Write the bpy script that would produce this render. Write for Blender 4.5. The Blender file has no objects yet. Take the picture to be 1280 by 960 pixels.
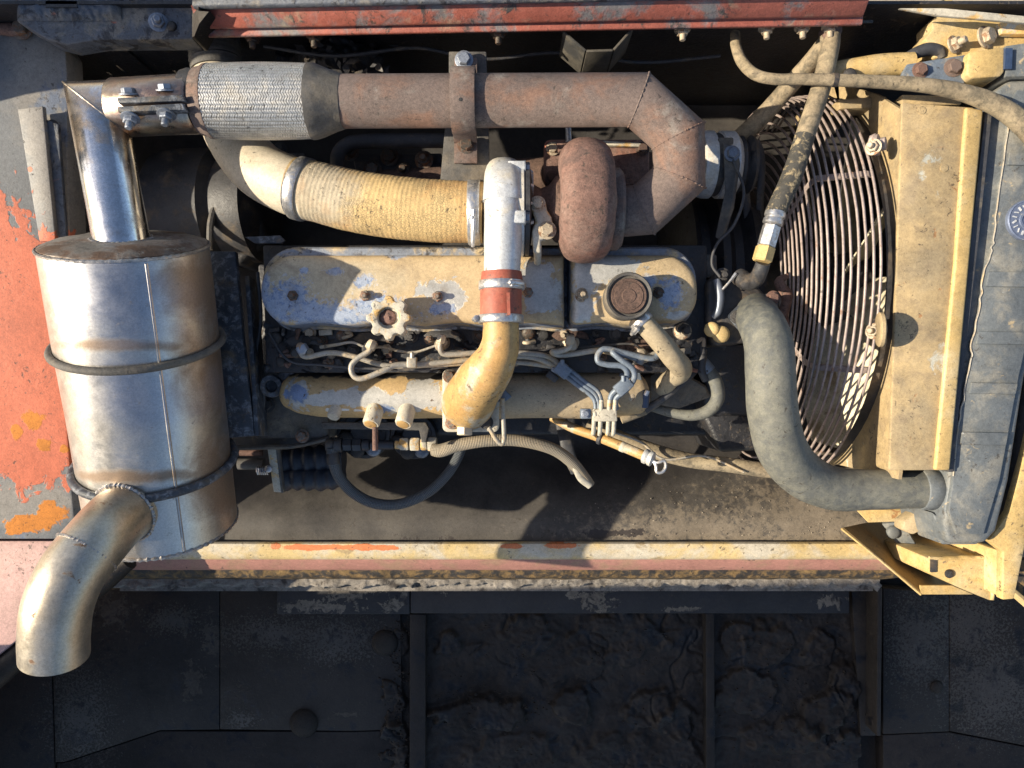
import bpy, bmesh, math, random
from mathutils import Vector, Matrix, noise as mn
random.seed(7)
R = math.radians
sc = bpy.context.scene
C = sc.collection

# ------------------------------------------------------------------ camera
U = 0.0016          # metres for one photo pixel at the level of the valve covers
F = 960.0           # focal length in photo pixels; the camera hangs F*U above the covers
Z0 = 1.6            # height of the valve cover tops over the ground
cam = bpy.data.cameras.new('camera'); co = bpy.data.objects.new('camera', cam); C.objects.link(co)
cam.sensor_width = 36; cam.lens = 36 * F / 1280; cam.clip_end = 100; cam.clip_start = 0.05
co.location = (0, 0, Z0 + F * U); co.rotation_euler = (0, 0, 0)
sc.camera = co

# ------------------------------------------------------------------ sky, sun, exposure
EL, AZ = R(32), R(-90)
w = bpy.data.worlds.new('World'); sc.world = w; w.use_nodes = True
wn = w.node_tree; bg = wn.nodes['Background']
sky = wn.nodes.new('ShaderNodeTexSky'); sky.sky_type = 'NISHITA'; sky.sun_disc = False
sky.sun_elevation = EL; sky.sun_rotation = AZ; sky.air_density = 1.0; sky.dust_density = 1.6; sky.ozone_density = 1.0
wn.links.new(sky.outputs[0], bg.inputs[0]); bg.inputs[1].default_value = 0.095
sl = bpy.data.lights.new('sun', 'SUN'); so = bpy.data.objects.new('sun', sl); C.objects.link(so)
sl.energy = 5.0; sl.angle = R(0.5); sl.color = (1.0, 0.885, 0.69)
so.rotation_euler = Vector((math.cos(EL), 0.03, -math.sin(EL))).to_track_quat('-Z', 'Y').to_euler()
so.location = (-4, 0, 5)
vs = sc.view_settings
vs.view_transform = 'Standard'; vs.look = 'None'; vs.gamma = 1; vs.exposure = 0.9; vs.use_curve_mapping = False

# ------------------------------------------------------------------ helpers: coordinates
def kk(h): return (F - h) / F
def W(px, py, h=0):                      # photo pixel at height h (in pixel units over the covers) -> pixel units
    k = kk(h); return Vector(((px - 640) * k, (480 - py) * k, h))
def G(v): return Vector((v[0] * U, v[1] * U, v[2] * U + Z0))   # pixel units -> metres
def fb(v, s, o=4):                       # fractal noise on pixel units
    return mn.fractal(Vector(v) * s, 0.6, 2.0, o)

# ------------------------------------------------------------------ helpers: materials
class NB:
    def __init__(s, name):
        s.m = bpy.data.materials.new(name); s.m.use_nodes = True
        s.t = s.m.node_tree; s.b = s.t.nodes['Principled BSDF']
        s.co = s.t.nodes.new('ShaderNodeTexCoord').outputs['Object']
        s.oi = None
    def n(s, ty): return s.t.nodes.new(ty)
    def l(s, a, b): s.t.links.new(a, b)
    def put(s, sock, v):
        if hasattr(v, 'is_output'): s.l(v, sock)
        else:
            if sock.type == 'RGBA' and len(v) == 3: v = (*v, 1)
            sock.default_value = v
    def noise(s, scale, detail=4, rough=.6, dist=0.0, vec=None):
        n = s.n('ShaderNodeTexNoise'); s.l(vec or s.co, n.inputs['Vector'])
        n.inputs['Scale'].default_value = scale; n.inputs['Detail'].default_value = detail
        n.inputs['Roughness'].default_value = rough; n.inputs['Distortion'].default_value = dist
        return n.outputs['Fac']
    def vor(s, scale, feat='F1', vec=None):
        n = s.n('ShaderNodeTexVoronoi'); n.feature = feat; s.l(vec or s.co, n.inputs['Vector'])
        n.inputs['Scale'].default_value = scale
        return n.outputs['Distance']
    def math(s, op, a, b=0.0, c=0.0):
        n = s.n('ShaderNodeMath'); n.operation = op
        s.put(n.inputs[0], a); s.put(n.inputs[1], b); s.put(n.inputs[2], c)
        return n.outputs[0]
    def step(s, f, a, b, lo=0.0, hi=1.0):
        n = s.n('ShaderNodeMapRange'); n.interpolation_type = 'SMOOTHSTEP'
        s.put(n.inputs['Value'], f); n.inputs['From Min'].default_value = a; n.inputs['From Max'].default_value = b
        n.inputs['To Min'].default_value = lo; n.inputs['To Max'].default_value = hi
        return n.outputs[0]
    def mix(s, f, a, b):
        n = s.n('ShaderNodeMix'); n.data_type = 'RGBA'
        s.put(n.inputs[0], f); s.put(n.inputs[6], a); s.put(n.inputs[7], b); return n.outputs[2]
    def mul(s, c, f):
        n = s.n('ShaderNodeMix'); n.data_type = 'RGBA'; n.blend_type = 'MULTIPLY'; n.inputs[0].default_value = 1
        s.put(n.inputs[6], c); s.l(f, n.inputs[7]); return n.outputs[2]
    def fmix(s, f, a, b):
        n = s.n('ShaderNodeMix'); n.data_type = 'FLOAT'
        s.put(n.inputs[0], f); s.put(n.inputs[2], a); s.put(n.inputs[3], b); return n.outputs[0]
    def vmath(s, op, a, b):
        n = s.n('ShaderNodeVectorMath'); n.operation = op; s.put(n.inputs[0], a); s.put(n.inputs[1], b); return n
    def blobs(s, lst):                   # field that is 1 at the centres and 0 at the rim of each patch
        out = None
        for (px, py, h, rx, *ry) in lst:
            c = G(W(px, py, h)); rr = rx * U * kk(h); ry_ = (ry[0] if ry else rx) * U * kk(h)
            d = s.vmath('SUBTRACT', s.co, tuple(c)).outputs[0]
            d = s.vmath('MULTIPLY', d, (1 / rr, 1 / ry_, .15 / rr)).outputs[0]
            ln = s.vmath('LENGTH', d, (0, 0, 0)).outputs['Value']
            f = s.math('SUBTRACT', 1.0, ln)
            out = f if out is None else s.math('MAXIMUM', out, f)
        return out

MATS = {}
def paint(name, base, var=.22, vs=9, layers=(), rough=.6, metal=0.0, bump=.25, bs=220, speck=.13, rv=0.0, spec=.5, grime=.75):
    """worn surface: base colour with uneven tone, layers of other paint / rust / dirt, fine relief"""
    b = NB(name)
    n1 = b.noise(vs, 5, .65); n2 = b.noise(vs * 7, 4, .7)
    tone = b.math('ADD', b.step(n1, .25, .75, 1 - var, 1 + var), b.step(n2, .25, .75, -var * .5, var * .5))
    if speck:
        n3 = b.noise(bs * 1.7, 3, .8); n4 = b.noise(bs * .55, 5, .75)
        tone = b.math('ADD', tone, b.step(n3, .3, .7, -speck, speck)); tone = b.math('ADD', tone, b.step(n4, .3, .7, -speck, speck))
    if rv:
        oi = b.n('ShaderNodeObjectInfo'); tone = b.math('MULTIPLY', tone, b.step(oi.outputs['Random'], 0, 1, 1 - rv, 1 + rv))
    cmb = b.n('ShaderNodeCombineColor')
    for i in range(3): b.l(tone, cmb.inputs[i])
    col = b.mul(base, cmb.outputs[0])
    ro = b.math('ADD', rough, b.step(n2, .2, .8, -.08, .08)); me = metal
    hgt = b.math('MULTIPLY', b.noise(bs, 4, .7), .6)
    hgt = b.math('ADD', hgt, b.math('MULTIPLY', n2, .4))
    for L in layers:
        nz = b.noise(L.get('s', 14), L.get('d', 6), L.get('dr', .65), L.get('dist', .4), None)
        t, wd = L.get('t', .55), L.get('w', .03)
        if 'blobs' in L:
            f = b.math('ADD', b.blobs(L['blobs']), b.math('MULTIPLY', b.math('SUBTRACT', nz, .5), L.get('amt', 1.6) * 2.3))
            mk = b.step(f, .25 - wd, .25 + wd)
        else:
            mk = b.step(nz, t - wd, t + wd)
        if 'o' in L: mk = b.math('MULTIPLY', mk, L['o'])
        c2 = L['c']
        c2 = b.mul(c2, cmb.outputs[0])
        col = b.mix(mk, col, c2)
        if 'r' in L: ro = b.fmix(mk, ro, L['r'])
        if 'm' in L: me = b.fmix(mk, me, L['m'])
        hgt = b.math('ADD', hgt, b.math('MULTIPLY', mk, L.get('z', -.5)))
    if grime and metal < .8 and bs > 50:
        ng = b.noise(95, 4, .7, .5); nm = b.noise(11, 3)
        gm = b.math('MULTIPLY', b.step(b.math('ADD', ng, b.math('MULTIPLY', b.math('SUBTRACT', nm, .5), .35)), .62, .70), grime)
        col = b.mix(gm, col, (.045, .036, .028)); hgt = b.math('ADD', hgt, b.math('MULTIPLY', gm, -.3))
    b.put(b.b.inputs['Base Color'], col); b.put(b.b.inputs['Roughness'], ro); b.put(b.b.inputs['Metallic'], me)
    b.b.inputs['Specular IOR Level'].default_value = spec
    bp = b.n('ShaderNodeBump'); bp.inputs['Strength'].default_value = bump; bp.inputs['Distance'].default_value = .0022
    b.l(hgt, bp.inputs['Height']); b.l(bp.outputs[0], b.b.inputs['Normal'])
    MATS[name] = b.m; b.col = col; b.hgt = hgt; b.bp = bp
    return b

TAN = (.50, .34, .15); DUST = (.36, .28, .18); RUST = (.17, .07, .035); BLK = (.022, .022, .024)
GREY = (.13, .15, .17); SILV = (.52, .51, .47); BLUE = (.17, .225, .345)
D_ = dict
paint('steel', (.55, .53, .50), .05, 4, rough=.36, metal=1, bump=.05, bs=500, layers=[
    D_(c=(.46, .41, .34), s=5, t=.55, w=.2, r=.42, z=0, o=.5), D_(c=(.05, .04, .04), s=46, t=.745, w=.015, r=.7, m=0.1, z=0),
    D_(c=(.20, .13, .08), blobs=[(255, 360, 40, 34, 60), (280, 470, 0, 36, 80), (285, 600, -30, 34, 70), (150, 432, 100, 110, 9), (180, 592, 20, 120, 10), (110, 690, -20, 90, 14)], s=16, w=.45, amt=.7, r=.5, m=.7, z=0, o=.85),
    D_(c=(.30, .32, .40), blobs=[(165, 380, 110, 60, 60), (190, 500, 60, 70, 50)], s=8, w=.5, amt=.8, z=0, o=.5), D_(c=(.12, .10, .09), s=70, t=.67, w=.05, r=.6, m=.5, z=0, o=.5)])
paint('chrome', (.62, .62, .63), .08, 7, rough=.17, metal=1, bump=.05, bs=400, layers=[
    D_(c=(.45, .33, .22), blobs=[(120, 135, 45, 62), (200, 140, 50, 70)], s=9, w=.35, r=.3, z=0, o=.8),
    D_(c=(.3, .27, .25), s=16, t=.6, w=.08, r=.4, z=0, o=.6)])
paint('tail_steel', (.46, .42, .36), .1, 7, rough=.40, metal=.85, bump=.1, bs=300, layers=[
    D_(c=(.42, .33, .22), s=10, t=.5, w=.2, r=.4, z=0, o=.6), D_(c=(.16, .09, .05), s=30, t=.68, w=.04, r=.7, m=.2, z=.2)])
paint('cap_steel', (.27, .25, .23), .25, 16, rough=.5, metal=.7, bump=.5, layers=[D_(c=(.10, .06, .04), s=12, t=.52, w=.1, r=.8, m=.1), D_(c=(.35, .33, .30), s=30, t=.62, w=.05, r=.35, m=.9)])
paint('heat_steel', (.40, .34, .28), .12, 10, rough=.32, metal=.95, bump=.15, layers=[D_(c=(.33, .20, .15), s=9, t=.52, w=.12, z=0, o=.8), D_(c=(.48, .44, .34), s=12, t=.58, w=.08, z=0, o=.7), D_(c=(.09, .07, .06), s=30, t=.66, w=.05, r=.6, m=.4)])
paint('weld', (.33, .31, .30), .3, 40, rough=.4, metal=.8, bump=.6)
paint('rust_pipe', (.130, .096, .083), .16, 8, rough=.82, bump=.45, bs=260, speck=.2, layers=[
    D_(c=(.19, .10, .065), s=9, t=.55, w=.1, z=0, o=.7), D_(c=(.27, .25, .22), s=11, t=.64, w=.08, z=0, o=.6)])
paint('rust_red', (.145, .080, .062), .25, 9, rough=.85, bump=.6, bs=200, speck=.24, layers=[
    D_(c=(.20, .145, .12), s=14, t=.53, w=.12, z=.2, o=.5), D_(c=(.07, .045, .038), s=18, t=.60, w=.08, z=-.4, o=.7), D_(c=(.27, .085, .045), s=7, t=.6, w=.1, z=0, o=.6)])
paint('rust_dark', (.10, .06, .045), .3, 12, rough=.85, bump=.7, bs=200, speck=.3)
paint('iron', (.035, .034, .036), .4, 10, rough=.55, bump=.5, bs=180, layers=[
    D_(c=(.13, .095, .06), s=18, t=.58, w=.1, r=.85, z=.3, o=.7), D_(c=(.02, .02, .024), s=9, t=.6, w=.05, r=.3, z=0)])
paint('greasy', (.020, .020, .023), .35, 14, rough=.48, bump=.9, bs=120, layers=[
    D_(c=(.10, .07, .045), s=70, t=.63, w=.05, r=.9, z=.5, o=.7)])
paint('iron_dust', (.085, .080, .075), .3, 12, rough=.8, bump=.5, layers=[D_(c=(.20, .16, .11), s=14, t=.57, w=.12, z=.3, o=.6)])
paint('bolt', (.14, .12, .10), .25, .8, rough=.5, metal=.5, bump=.4, bs=5, rv=.5, layers=[D_(c=(.16, .08, .045), s=1.2, t=.52, w=.08, r=.85, m=0)])
paint('bolt_pale', (.40, .33, .24), .2, .8, rough=.6, metal=.2, bump=.4, bs=5, rv=.25, layers=[D_(c=(.20, .11, .06), s=1.2, t=.58, w=.06, r=.85, m=0)])
paint('bolt_blue', (.20, .22, .26), .2, .8, rough=.45, metal=.5, bump=.4, bs=5, rv=.2)
paint('zinc', (.50, .50, .51), .12, 40, rough=.36, metal=.85, bump=.2, layers=[D_(c=(.28, .23, .17), s=130, t=.57, w=.12, r=.7, m=.3, o=.7)])
paint('braid_steel', (.52, .51, .49), .15, 30, rough=.4, metal=.75, bump=.3, layers=[D_(c=(.30, .25, .19), s=18, t=.58, w=.12, r=.8, m=.3, z=0, o=.5)])
paint('alu', (.58, .585, .58), .10, 12, rough=.42, metal=.35, bump=.3, bs=300, layers=[
    D_(c=(.50, .41, .27), s=14, t=.57, w=.1, r=.7, m=0, z=.1, o=.6), D_(c=(.22, .21, .20), s=50, t=.67, w=.04, r=.7, m=0)])
cover_blue = [(345, 385, 0, 26, 30), (390, 388, 0, 52, 17), (366, 368, 0, 22), (470, 385, 0, 38, 18), (455, 352, 0, 14, 10), (420, 340, 0, 12, 6), (328, 362, 0, 12, 40),
              (380, 338, 0, 7, 5), (422, 396, 0, 90, 14), (498, 318, 0, 14, 7), (838, 368, 0, 17, 22), (812, 350, 0, 12, 8), (555, 385, 0, 18, 10)]
cover_silver = [(548, 362, 0, 34, 20), (570, 372, 0, 20, 16), (680, 365, 0, 34, 36), (672, 340, 0, 28, 24), (735, 340, 0, 28, 40), (760, 330, 0, 50, 22), (725, 385, 0, 26, 20), (852, 395, 0, 22, 8)]
paint('cover_edge', (.17, .19, .23), .3, 14, rough=.6, bump=.5, layers=[D_(c=(.40, .31, .18), s=16, t=.55, w=.08, z=.3), D_(c=(.05, .045, .045), s=30, t=.60, w=.06)])
paint('valve_paint', (.44, .33, .19), .16, 7, rough=.6, bump=.3, bs=320, layers=[
    D_(c=(.42, .37, .27), blobs=[(360, 345, 0, 80, 44), (340, 360, 0, 50, 60), (430, 350, 0, 90, 34)], s=12, w=.3, z=0, o=.6, amt=.5),
    D_(c=BLUE, blobs=cover_blue, s=40, w=.22, r=.55, amt=1.4, z=-.8, dr=.75), D_(c=(.42, .45, .50), blobs=cover_blue, s=120, w=.1, amt=2.2, z=-.2, o=.5),
    D_(c=(.44, .43, .40), blobs=cover_silver, s=34, w=.05, r=.45, m=.35, amt=.9, z=-1.2),
    D_(c=(.10, .07, .045), s=60, t=.69, w=.03, r=.9, z=.3), D_(c=(.2, .15, .1), s=16, t=.64, w=.08, z=0, o=.5)])
man_silver = [(450, 497, -60, 70, 16), (400, 500, -60, 40, 10), (530, 492, -60, 34, 26), (500, 505, -60, 50, 14), (372, 492, -60, 22, 24), (560, 500, -60, 26, 20)]
man_blue = [(372, 492, -60, 20, 17), (480, 512, -60, 14, 8)]
man_grey = [(740, 485, -60, 130, 60), (640, 490, -60, 60, 50)]
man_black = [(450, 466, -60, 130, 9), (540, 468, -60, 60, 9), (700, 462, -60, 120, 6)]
paint('manifold_paint', (.44, .30, .14), .14, 8, rough=.6, bump=.4, bs=280, layers=[
    D_(c=(.42, .405, .37), blobs=man_silver, s=34, w=.05, r=.5, m=.2, amt=.9, z=-1.2), D_(c=BLUE, blobs=man_blue, s=40, w=.15, amt=1.2, z=-.8),
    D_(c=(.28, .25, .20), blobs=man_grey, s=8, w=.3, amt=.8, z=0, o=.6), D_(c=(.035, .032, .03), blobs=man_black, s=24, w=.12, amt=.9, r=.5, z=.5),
    D_(c=(.09, .06, .04), s=50, t=.68, w=.03, r=.9, z=.3)])
paint('yellow_paint', (.43, .27, .105), .14, 8, rough=.5, bump=.3, layers=[
    D_(c=(.40, .36, .28), s=18, t=.57, w=.06, z=-.5), D_(c=(.13, .09, .06), s=40, t=.64, w=.05, r=.85), D_(c=(.36, .19, .06), s=8, t=.54, w=.12, z=0, o=.6)])
paint('pale_paint', (.44, .40, .32), .15, 10, rough=.65, bump=.4, layers=[
    D_(c=(.55, .34, .12), s=22, t=.58, w=.05), D_(c=(.14, .10, .07), s=40, t=.66, w=.05, r=.85)])
paint('cream_paint', (.50, .44, .34), .10, 6, rough=.55, bump=.2, layers=[D_(c=(.38, .31, .21), s=6, t=.57, w=.14, z=0, o=.6), D_(c=(.06, .05, .04), s=44, t=.71, w=.02, r=.8, z=-.3)])
paint('shroud_paint', (.385, .283, .150), .2, 7, rough=.62, bump=.3, bs=300, layers=[
    D_(c=(.27, .215, .135), s=8, t=.52, w=.12, z=0, o=.75), D_(c=(.50, .34, .14), s=5, t=.60, w=.1, z=0, o=.6), D_(c=(.20, .15, .10), s=20, t=.58, w=.1, z=0, o=.5),
    D_(c=(.30, .16, .07), s=22, t=.665, w=.03, r=.85), D_(c=(.13, .10, .07), s=90, t=.70, w=.03, r=.9),
    D_(c=(.40, .39, .33), s=12, t=.68, w=.03)])
paint('frame_yellow', (.47, .325, .13), .16, 6, rough=.6, bump=.3, layers=[
    D_(c=(.46, .38, .24), s=9, t=.56, w=.12, z=0, o=.6), D_(c=(.16, .12, .08), s=36, t=.68, w=.04, r=.9), D_(c=(.33, .17, .07), s=26, t=.70, w=.03)])
paint('shaded_sheet', (.26, .17, .07), .15, 9, rough=.7, bump=.2)  # brown carries the shade of a face turned from the sun
paint('radiator_paint', (.105, .116, .124), .15, 8, rough=.55, bump=.25, layers=[
    D_(c=(.23, .215, .18), s=13, t=.55, w=.10, r=.8, z=.1, o=.7), D_(c=(.36, .28, .17), s=34, t=.66, w=.05, r=.9, z=.3), D_(c=(.36, .37, .37), s=50, t=.70, w=.02, r=.5)])
paint('rubber_grey', (.068, .073, .074), .16, 8, rough=.62, bump=.3, bs=420, layers=[
    D_(c=(.17, .165, .13), s=60, t=.50, w=.14, r=.85, z=0, o=.6), D_(c=(.20, .19, .15), s=4, t=.52, w=.2, r=.85, z=0, o=.5)])
paint('rubber_tan', (.235, .185, .12), .25, 20, rough=.85, bump=.5, layers=[
    D_(c=(.10, .085, .06), s=55, t=.54, w=.10, z=-.5, o=.8), D_(c=(.33, .265, .165), s=10, t=.58, w=.1, z=0, o=.6)])
paint('rubber_worn', (.045, .042, .036), .25, 20, rough=.75, bump=.8, bs=150, layers=[D_(c=(.30, .235, .14), s=75, t=.56, w=.07, r=.9, z=.5)])
paint('rubber_black', (.045, .045, .05), .25, 14, rough=.6, bump=.4, layers=[D_(c=(.17, .14, .10), s=22, t=.60, w=.1, r=.9, z=.2, o=.6)])
paint('boot_blue', (.020, .024, .034), .25, 14, rough=.5, bump=.3)
paint('hose_cracked', (.30, .24, .155), .15, 8, rough=.8, bump=.4, layers=[D_(c=(.03, .028, .025), s=55, t=.66, w=.02, z=-1.5), D_(c=(.38, .32, .22), s=9, t=.55, w=.12, z=0)])
paint('pipe_line', (.34, .31, .26), .12, 30, rough=.5, metal=.3, bump=.2, layers=[D_(c=(.42, .31, .18), s=20, t=.55, w=.1, r=.8, m=0, z=0), D_(c=(.09, .08, .07), s=50, t=.68, w=.05)])
paint('pipe_blue', (.15, .18, .22), .14, 30, rough=.5, metal=.2, bump=.2, layers=[D_(c=(.28, .24, .18), s=24, t=.62, w=.08, r=.8, m=0, z=0)])
paint('silicone', (.30, .075, .045), .14, 14, rough=.6, bump=.3, layers=[D_(c=(.33, .17, .11), s=14, t=.58, w=.12, r=.85, z=0, o=.6)])
paint('wire', (.31, .25, .225), .18, 30, rough=.55, metal=.25, bump=.2, layers=[D_(c=(.22, .13, .09), s=26, t=.64, w=.08, r=.85, m=0)])
paint('fan_paint', (.62, .56, .42), .12, 9, rough=.55, bump=.2, layers=[D_(c=(.35, .26, .15), s=14, t=.58, w=.1)])
paint('core', (.02, .02, .02), .3, 40, rough=.6, bump=.6)
red_b = [(-160, 450, -110, 160, 190), (-300, 380, -100, 120, 160), (10, 430, -100, 130, 210), (60, 400, -100, 90, 150), (30, 530, -120, 120, 110), (-10, 300, -80, 30, 90), (8, 268, -60, 9, 14), (22, 262, -60, 7, 8), (93, 282, -60, 11, 12), (10, 310, -60, 14, 40), (38, 212, -50, 4)]
or_b = [(36, 526, -120, 20, 14), (14, 540, -120, 9, 12), (50, 556, -120, 14, 12), (40, 655, -140, 40, 14), (65, 640, -140, 24, 16), (20, 660, -140, 24, 12), (75, 562, -120, 8, 8)]
paint('panel_paint', (.150, .155, .160), .16, 6, rough=.6, bump=.4, layers=[
    D_(c=(.26, .235, .205), blobs=[(45, 90, -50, 55, 80), (70, 200, -50, 40, 120), (40, 630, -140, 70, 40)], s=6, w=.3, amt=1.0, z=0, o=.8),
    D_(c=(.115, .15, .22), s=11, t=.60, w=.05, z=-.3, o=.8),
    D_(c=(.50, .135, .07), blobs=red_b, s=22, w=.03, r=.62, amt=.55, z=1.0),
    D_(c=(.50, .18, .03), blobs=or_b, s=30, w=.08, r=.85, amt=1.0, z=.4),
    D_(c=(.06, .055, .05), s=60, t=.69, w=.03, r=.85), D_(c=(.74, .33, .23), s=5, t=.66, w=.1, z=0, o=.0)])
paint('pink_paint', (.56, .35, .31), .08, 7, rough=.55, bump=.25, layers=[D_(c=(.45, .30, .25), s=9, t=.58, w=.12, z=0, o=.6), D_(c=(.10, .075, .065), s=80, t=.70, w=.03, r=.85)])
paint('beam_red', (.30, .088, .062), .2, 10, rough=.6, bump=.5, layers=[
    D_(c=(.16, .15, .155), s=9, t=.53, w=.06, z=-.4), D_(c=(.055, .05, .05), s=26, t=.62, w=.05, r=.8, z=.3), D_(c=(.30, .24, .17), s=14, t=.63, w=.08, r=.9, z=.1, o=.7)])
paint('beam_grey', (.085, .095, .115), .3, 14, rough=.55, bump=.8, bs=150, layers=[
    D_(c=(.20, .18, .155), s=13, t=.56, w=.07, r=.85, z=.3), D_(c=(.03, .03, .035), s=28, t=.58, w=.06, r=.6, z=.4), D_(c=(.34, .12, .08), s=16, t=.69, w=.03, z=-.3)])
paint('under_beam', (.085, .075, .06), .3, 10, rough=.75, bump=.4, layers=[D_(c=(.03, .03, .03), s=12, t=.54, w=.1)])
rail_or = [(390, 684, -230, 60, 5), (345, 683, -230, 10, 6), (460, 684, -230, 60, 5), (700, 682, -230, 30, 5), (640, 683, -230, 20, 4)]
paint('rail_paint', (.50, .37, .17), .12, 6, rough=.55, bump=.3, layers=[
    D_(c=(.47, .44, .38), s=9, t=.50, w=.12, z=0, o=.8), D_(c=(.55, .17, .06), blobs=rail_or, s=22, w=.06, amt=.8, z=.8),
    D_(c=(.12, .09, .06), s=48, t=.66, w=.04, r=.9, z=.3), D_(c=(.30, .22, .12), s=16, t=.66, w=.06)])
paint('rail_pink', (.34, .165, .13), .12, 8, rough=.6, bump=.3, grime=.2, layers=[D_(c=(.30, .18, .12), s=14, t=.57, w=.1, z=0), D_(c=(.08, .06, .05), s=46, t=.67, w=.04, r=.9)])
paint('rail_gold', (.17, .105, .04), .3, 20, rough=.8, bump=.6, layers=[D_(c=(.025, .021, .018), s=45, t=.47, w=.12, r=.6, z=.3)])
paint('mud_ridge', (.20, .178, .155), .3, 26, rough=.95, bump=.9, bs=160, layers=[D_(c=(.05, .043, .04), s=14, t=.58, w=.08, z=-.2)])
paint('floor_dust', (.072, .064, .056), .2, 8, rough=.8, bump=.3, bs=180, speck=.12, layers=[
    D_(c=(.028, .025, .024), blobs=[(600, 300, -335, 900, 300), (300, 560, -335, 300, 90), (800, 560, -335, 200, 60)], s=6, w=.35, amt=.6, r=.6, z=0), D_(c=(.045, .04, .036), s=9, t=.56, w=.10, r=.55, z=0, o=.8), D_(c=(.19, .155, .115), blobs=[(990, 640, -330, 120, 50), (1040, 600, -330, 80, 70), (860, 650, -330, 140, 26)], s=60, w=.5, amt=1.8, z=.2, o=.8),  # dark patches are oil plus recess shade put into the colour
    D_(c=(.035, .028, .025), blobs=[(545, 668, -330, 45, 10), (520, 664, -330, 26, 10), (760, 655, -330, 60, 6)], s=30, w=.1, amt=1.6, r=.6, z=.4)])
paint('tar', (.0265, .0210, .0170), .22, 9, rough=.55, bump=.8, bs=150, spec=.25, layers=[
    D_(c=(.019, .0155, .0135), s=7, t=.56, w=.12, r=.75, z=0), D_(c=(.011, .012, .015), s=13, t=.58, w=.08, r=.45, z=0), D_(c=(.075, .066, .056), s=34, t=.72, w=.03, r=.9, z=.4)])
paint('tar_plate', (.0265, .0215, .0180), .18, 7, rough=.55, bump=.8, bs=120, spec=.3, layers=[
    D_(c=(.018, .0155, .0135), s=4, t=.55, w=.14, r=.7, z=0), D_(c=(.065, .055, .046), blobs=[(265, 795, -420, 14, 28), (240, 850, -420, 12, 26), (232, 780, -420, 5, 16), (140, 760, -420, 22, 22), (440, 893, -420, 16, 3)], s=46, w=.2, amt=2.4, r=.9, z=.3),
    D_(c=(.06, .054, .048), blobs=[(345, 792, -420, 70, 22), (420, 800, -420, 60, 30), (215, 775, -420, 30, 16), (300, 900, -420, 20, 12), (1150, 800, -420, 40, 60), (1210, 780, -420, 50, 50), (100, 900, -420, 40, 60), (1240, 860, -420, 60, 60)], s=150, w=.12, amt=2.6, r=.5, z=.6), D_(c=(.011, .011, .013), s=20, t=.60, w=.06, r=.3, z=0), D_(c=(.09, .08, .07), s=48, t=.715, w=.02, r=.9, z=.3)])
st_b = [(395, 760, -395, 60, 9), (430, 745, -395, 20, 14), (470, 735, -395, 16, 10), (490, 755, -395, 18, 12), (505, 742, -395, 6, 14), (550, 738, -395, 10, 8), (745, 752, -395, 22, 16), (718, 742, -395, 10, 12), (1035, 752, -395, 22, 8), (850, 762, -395, 26, 4)]
paint('tar_strip', (.026, .025, .026), .2, 10, rough=.6, bump=.5, bs=200, spec=.35, layers=[
    D_(c=(.155, .135, .11), blobs=st_b, s=44, w=.08, amt=2.2, r=.95, z=.6), D_(c=(.02, .02, .023), s=20, t=.58, w=.08, z=0)])
paint('bracket_blue', (.035, .042, .055), .3, 20, rough=.55, bump=.6, bs=140, layers=[D_(c=(.15, .16, .18), s=60, t=.56, w=.08, r=.7, z=.3), D_(c=(.13, .10, .07), s=16, t=.6, w=.08, r=.85, z=.2)])
paint('grit', (.27, .23, .18), .5, 60, rough=.95)
paint('ground', (.34, .28, .21), .2, 3, rough=.95, bump=.6)
paint('decal', (.03, .05, .10), .1, 20, rough=.4)
paint('logo_blue', (.16, .19, .27), .12, 30, rough=.35, metal=.4, bump=.2, layers=[D_(c=(.34, .33, .30), s=40, t=.62, w=.05, r=.7)])

# intake hose: tan rubber sleeve with a network of cracks
hb = paint('hose_wrinkled', (.52, .365, .165), .16, 6, rough=.82, bump=.55, bs=200, layers=[
    D_(c=(.36, .32, .25), blobs=[(400, 240, 20, 60, 60)], s=10, w=.35, amt=.8, z=0, o=.8), D_(c=(.48, .22, .06), s=7, t=.6, w=.1, z=0, o=.5)])
def crackle(b, vs1, msk_scale, amount):
    d = b.noise(30, 3); dv = b.n('ShaderNodeVectorMath'); dv.operation = 'MULTIPLY_ADD'
    b.l(b.co, dv.inputs[0]); dv.inputs[1].default_value = (1, 1, 1)
    cm = b.n('ShaderNodeCombineXYZ')
    for i in range(3): b.l(b.math('MULTIPLY', d, .012), cm.inputs[i])
    b.l(cm.outputs[0], dv.inputs[2])
    e = b.vor(vs1, 'DISTANCE_TO_EDGE', dv.outputs[0])
    ln = b.step(e, .0, .10, 1, 0)
    mk = b.math('MULTIPLY', ln, b.step(b.noise(msk_scale, 3), .40, .60))
    mk = b.math('MULTIPLY', mk, amount)
    b.l(b.mix(mk, b.col, (.10, .085, .06)), b.b.inputs['Base Color'])
    b.l(b.math('SUBTRACT', b.hgt, b.math('MULTIPLY', mk, 1.4)), b.bp.inputs['Height'])
crackle(hb, 230, 9, .5)

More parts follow.
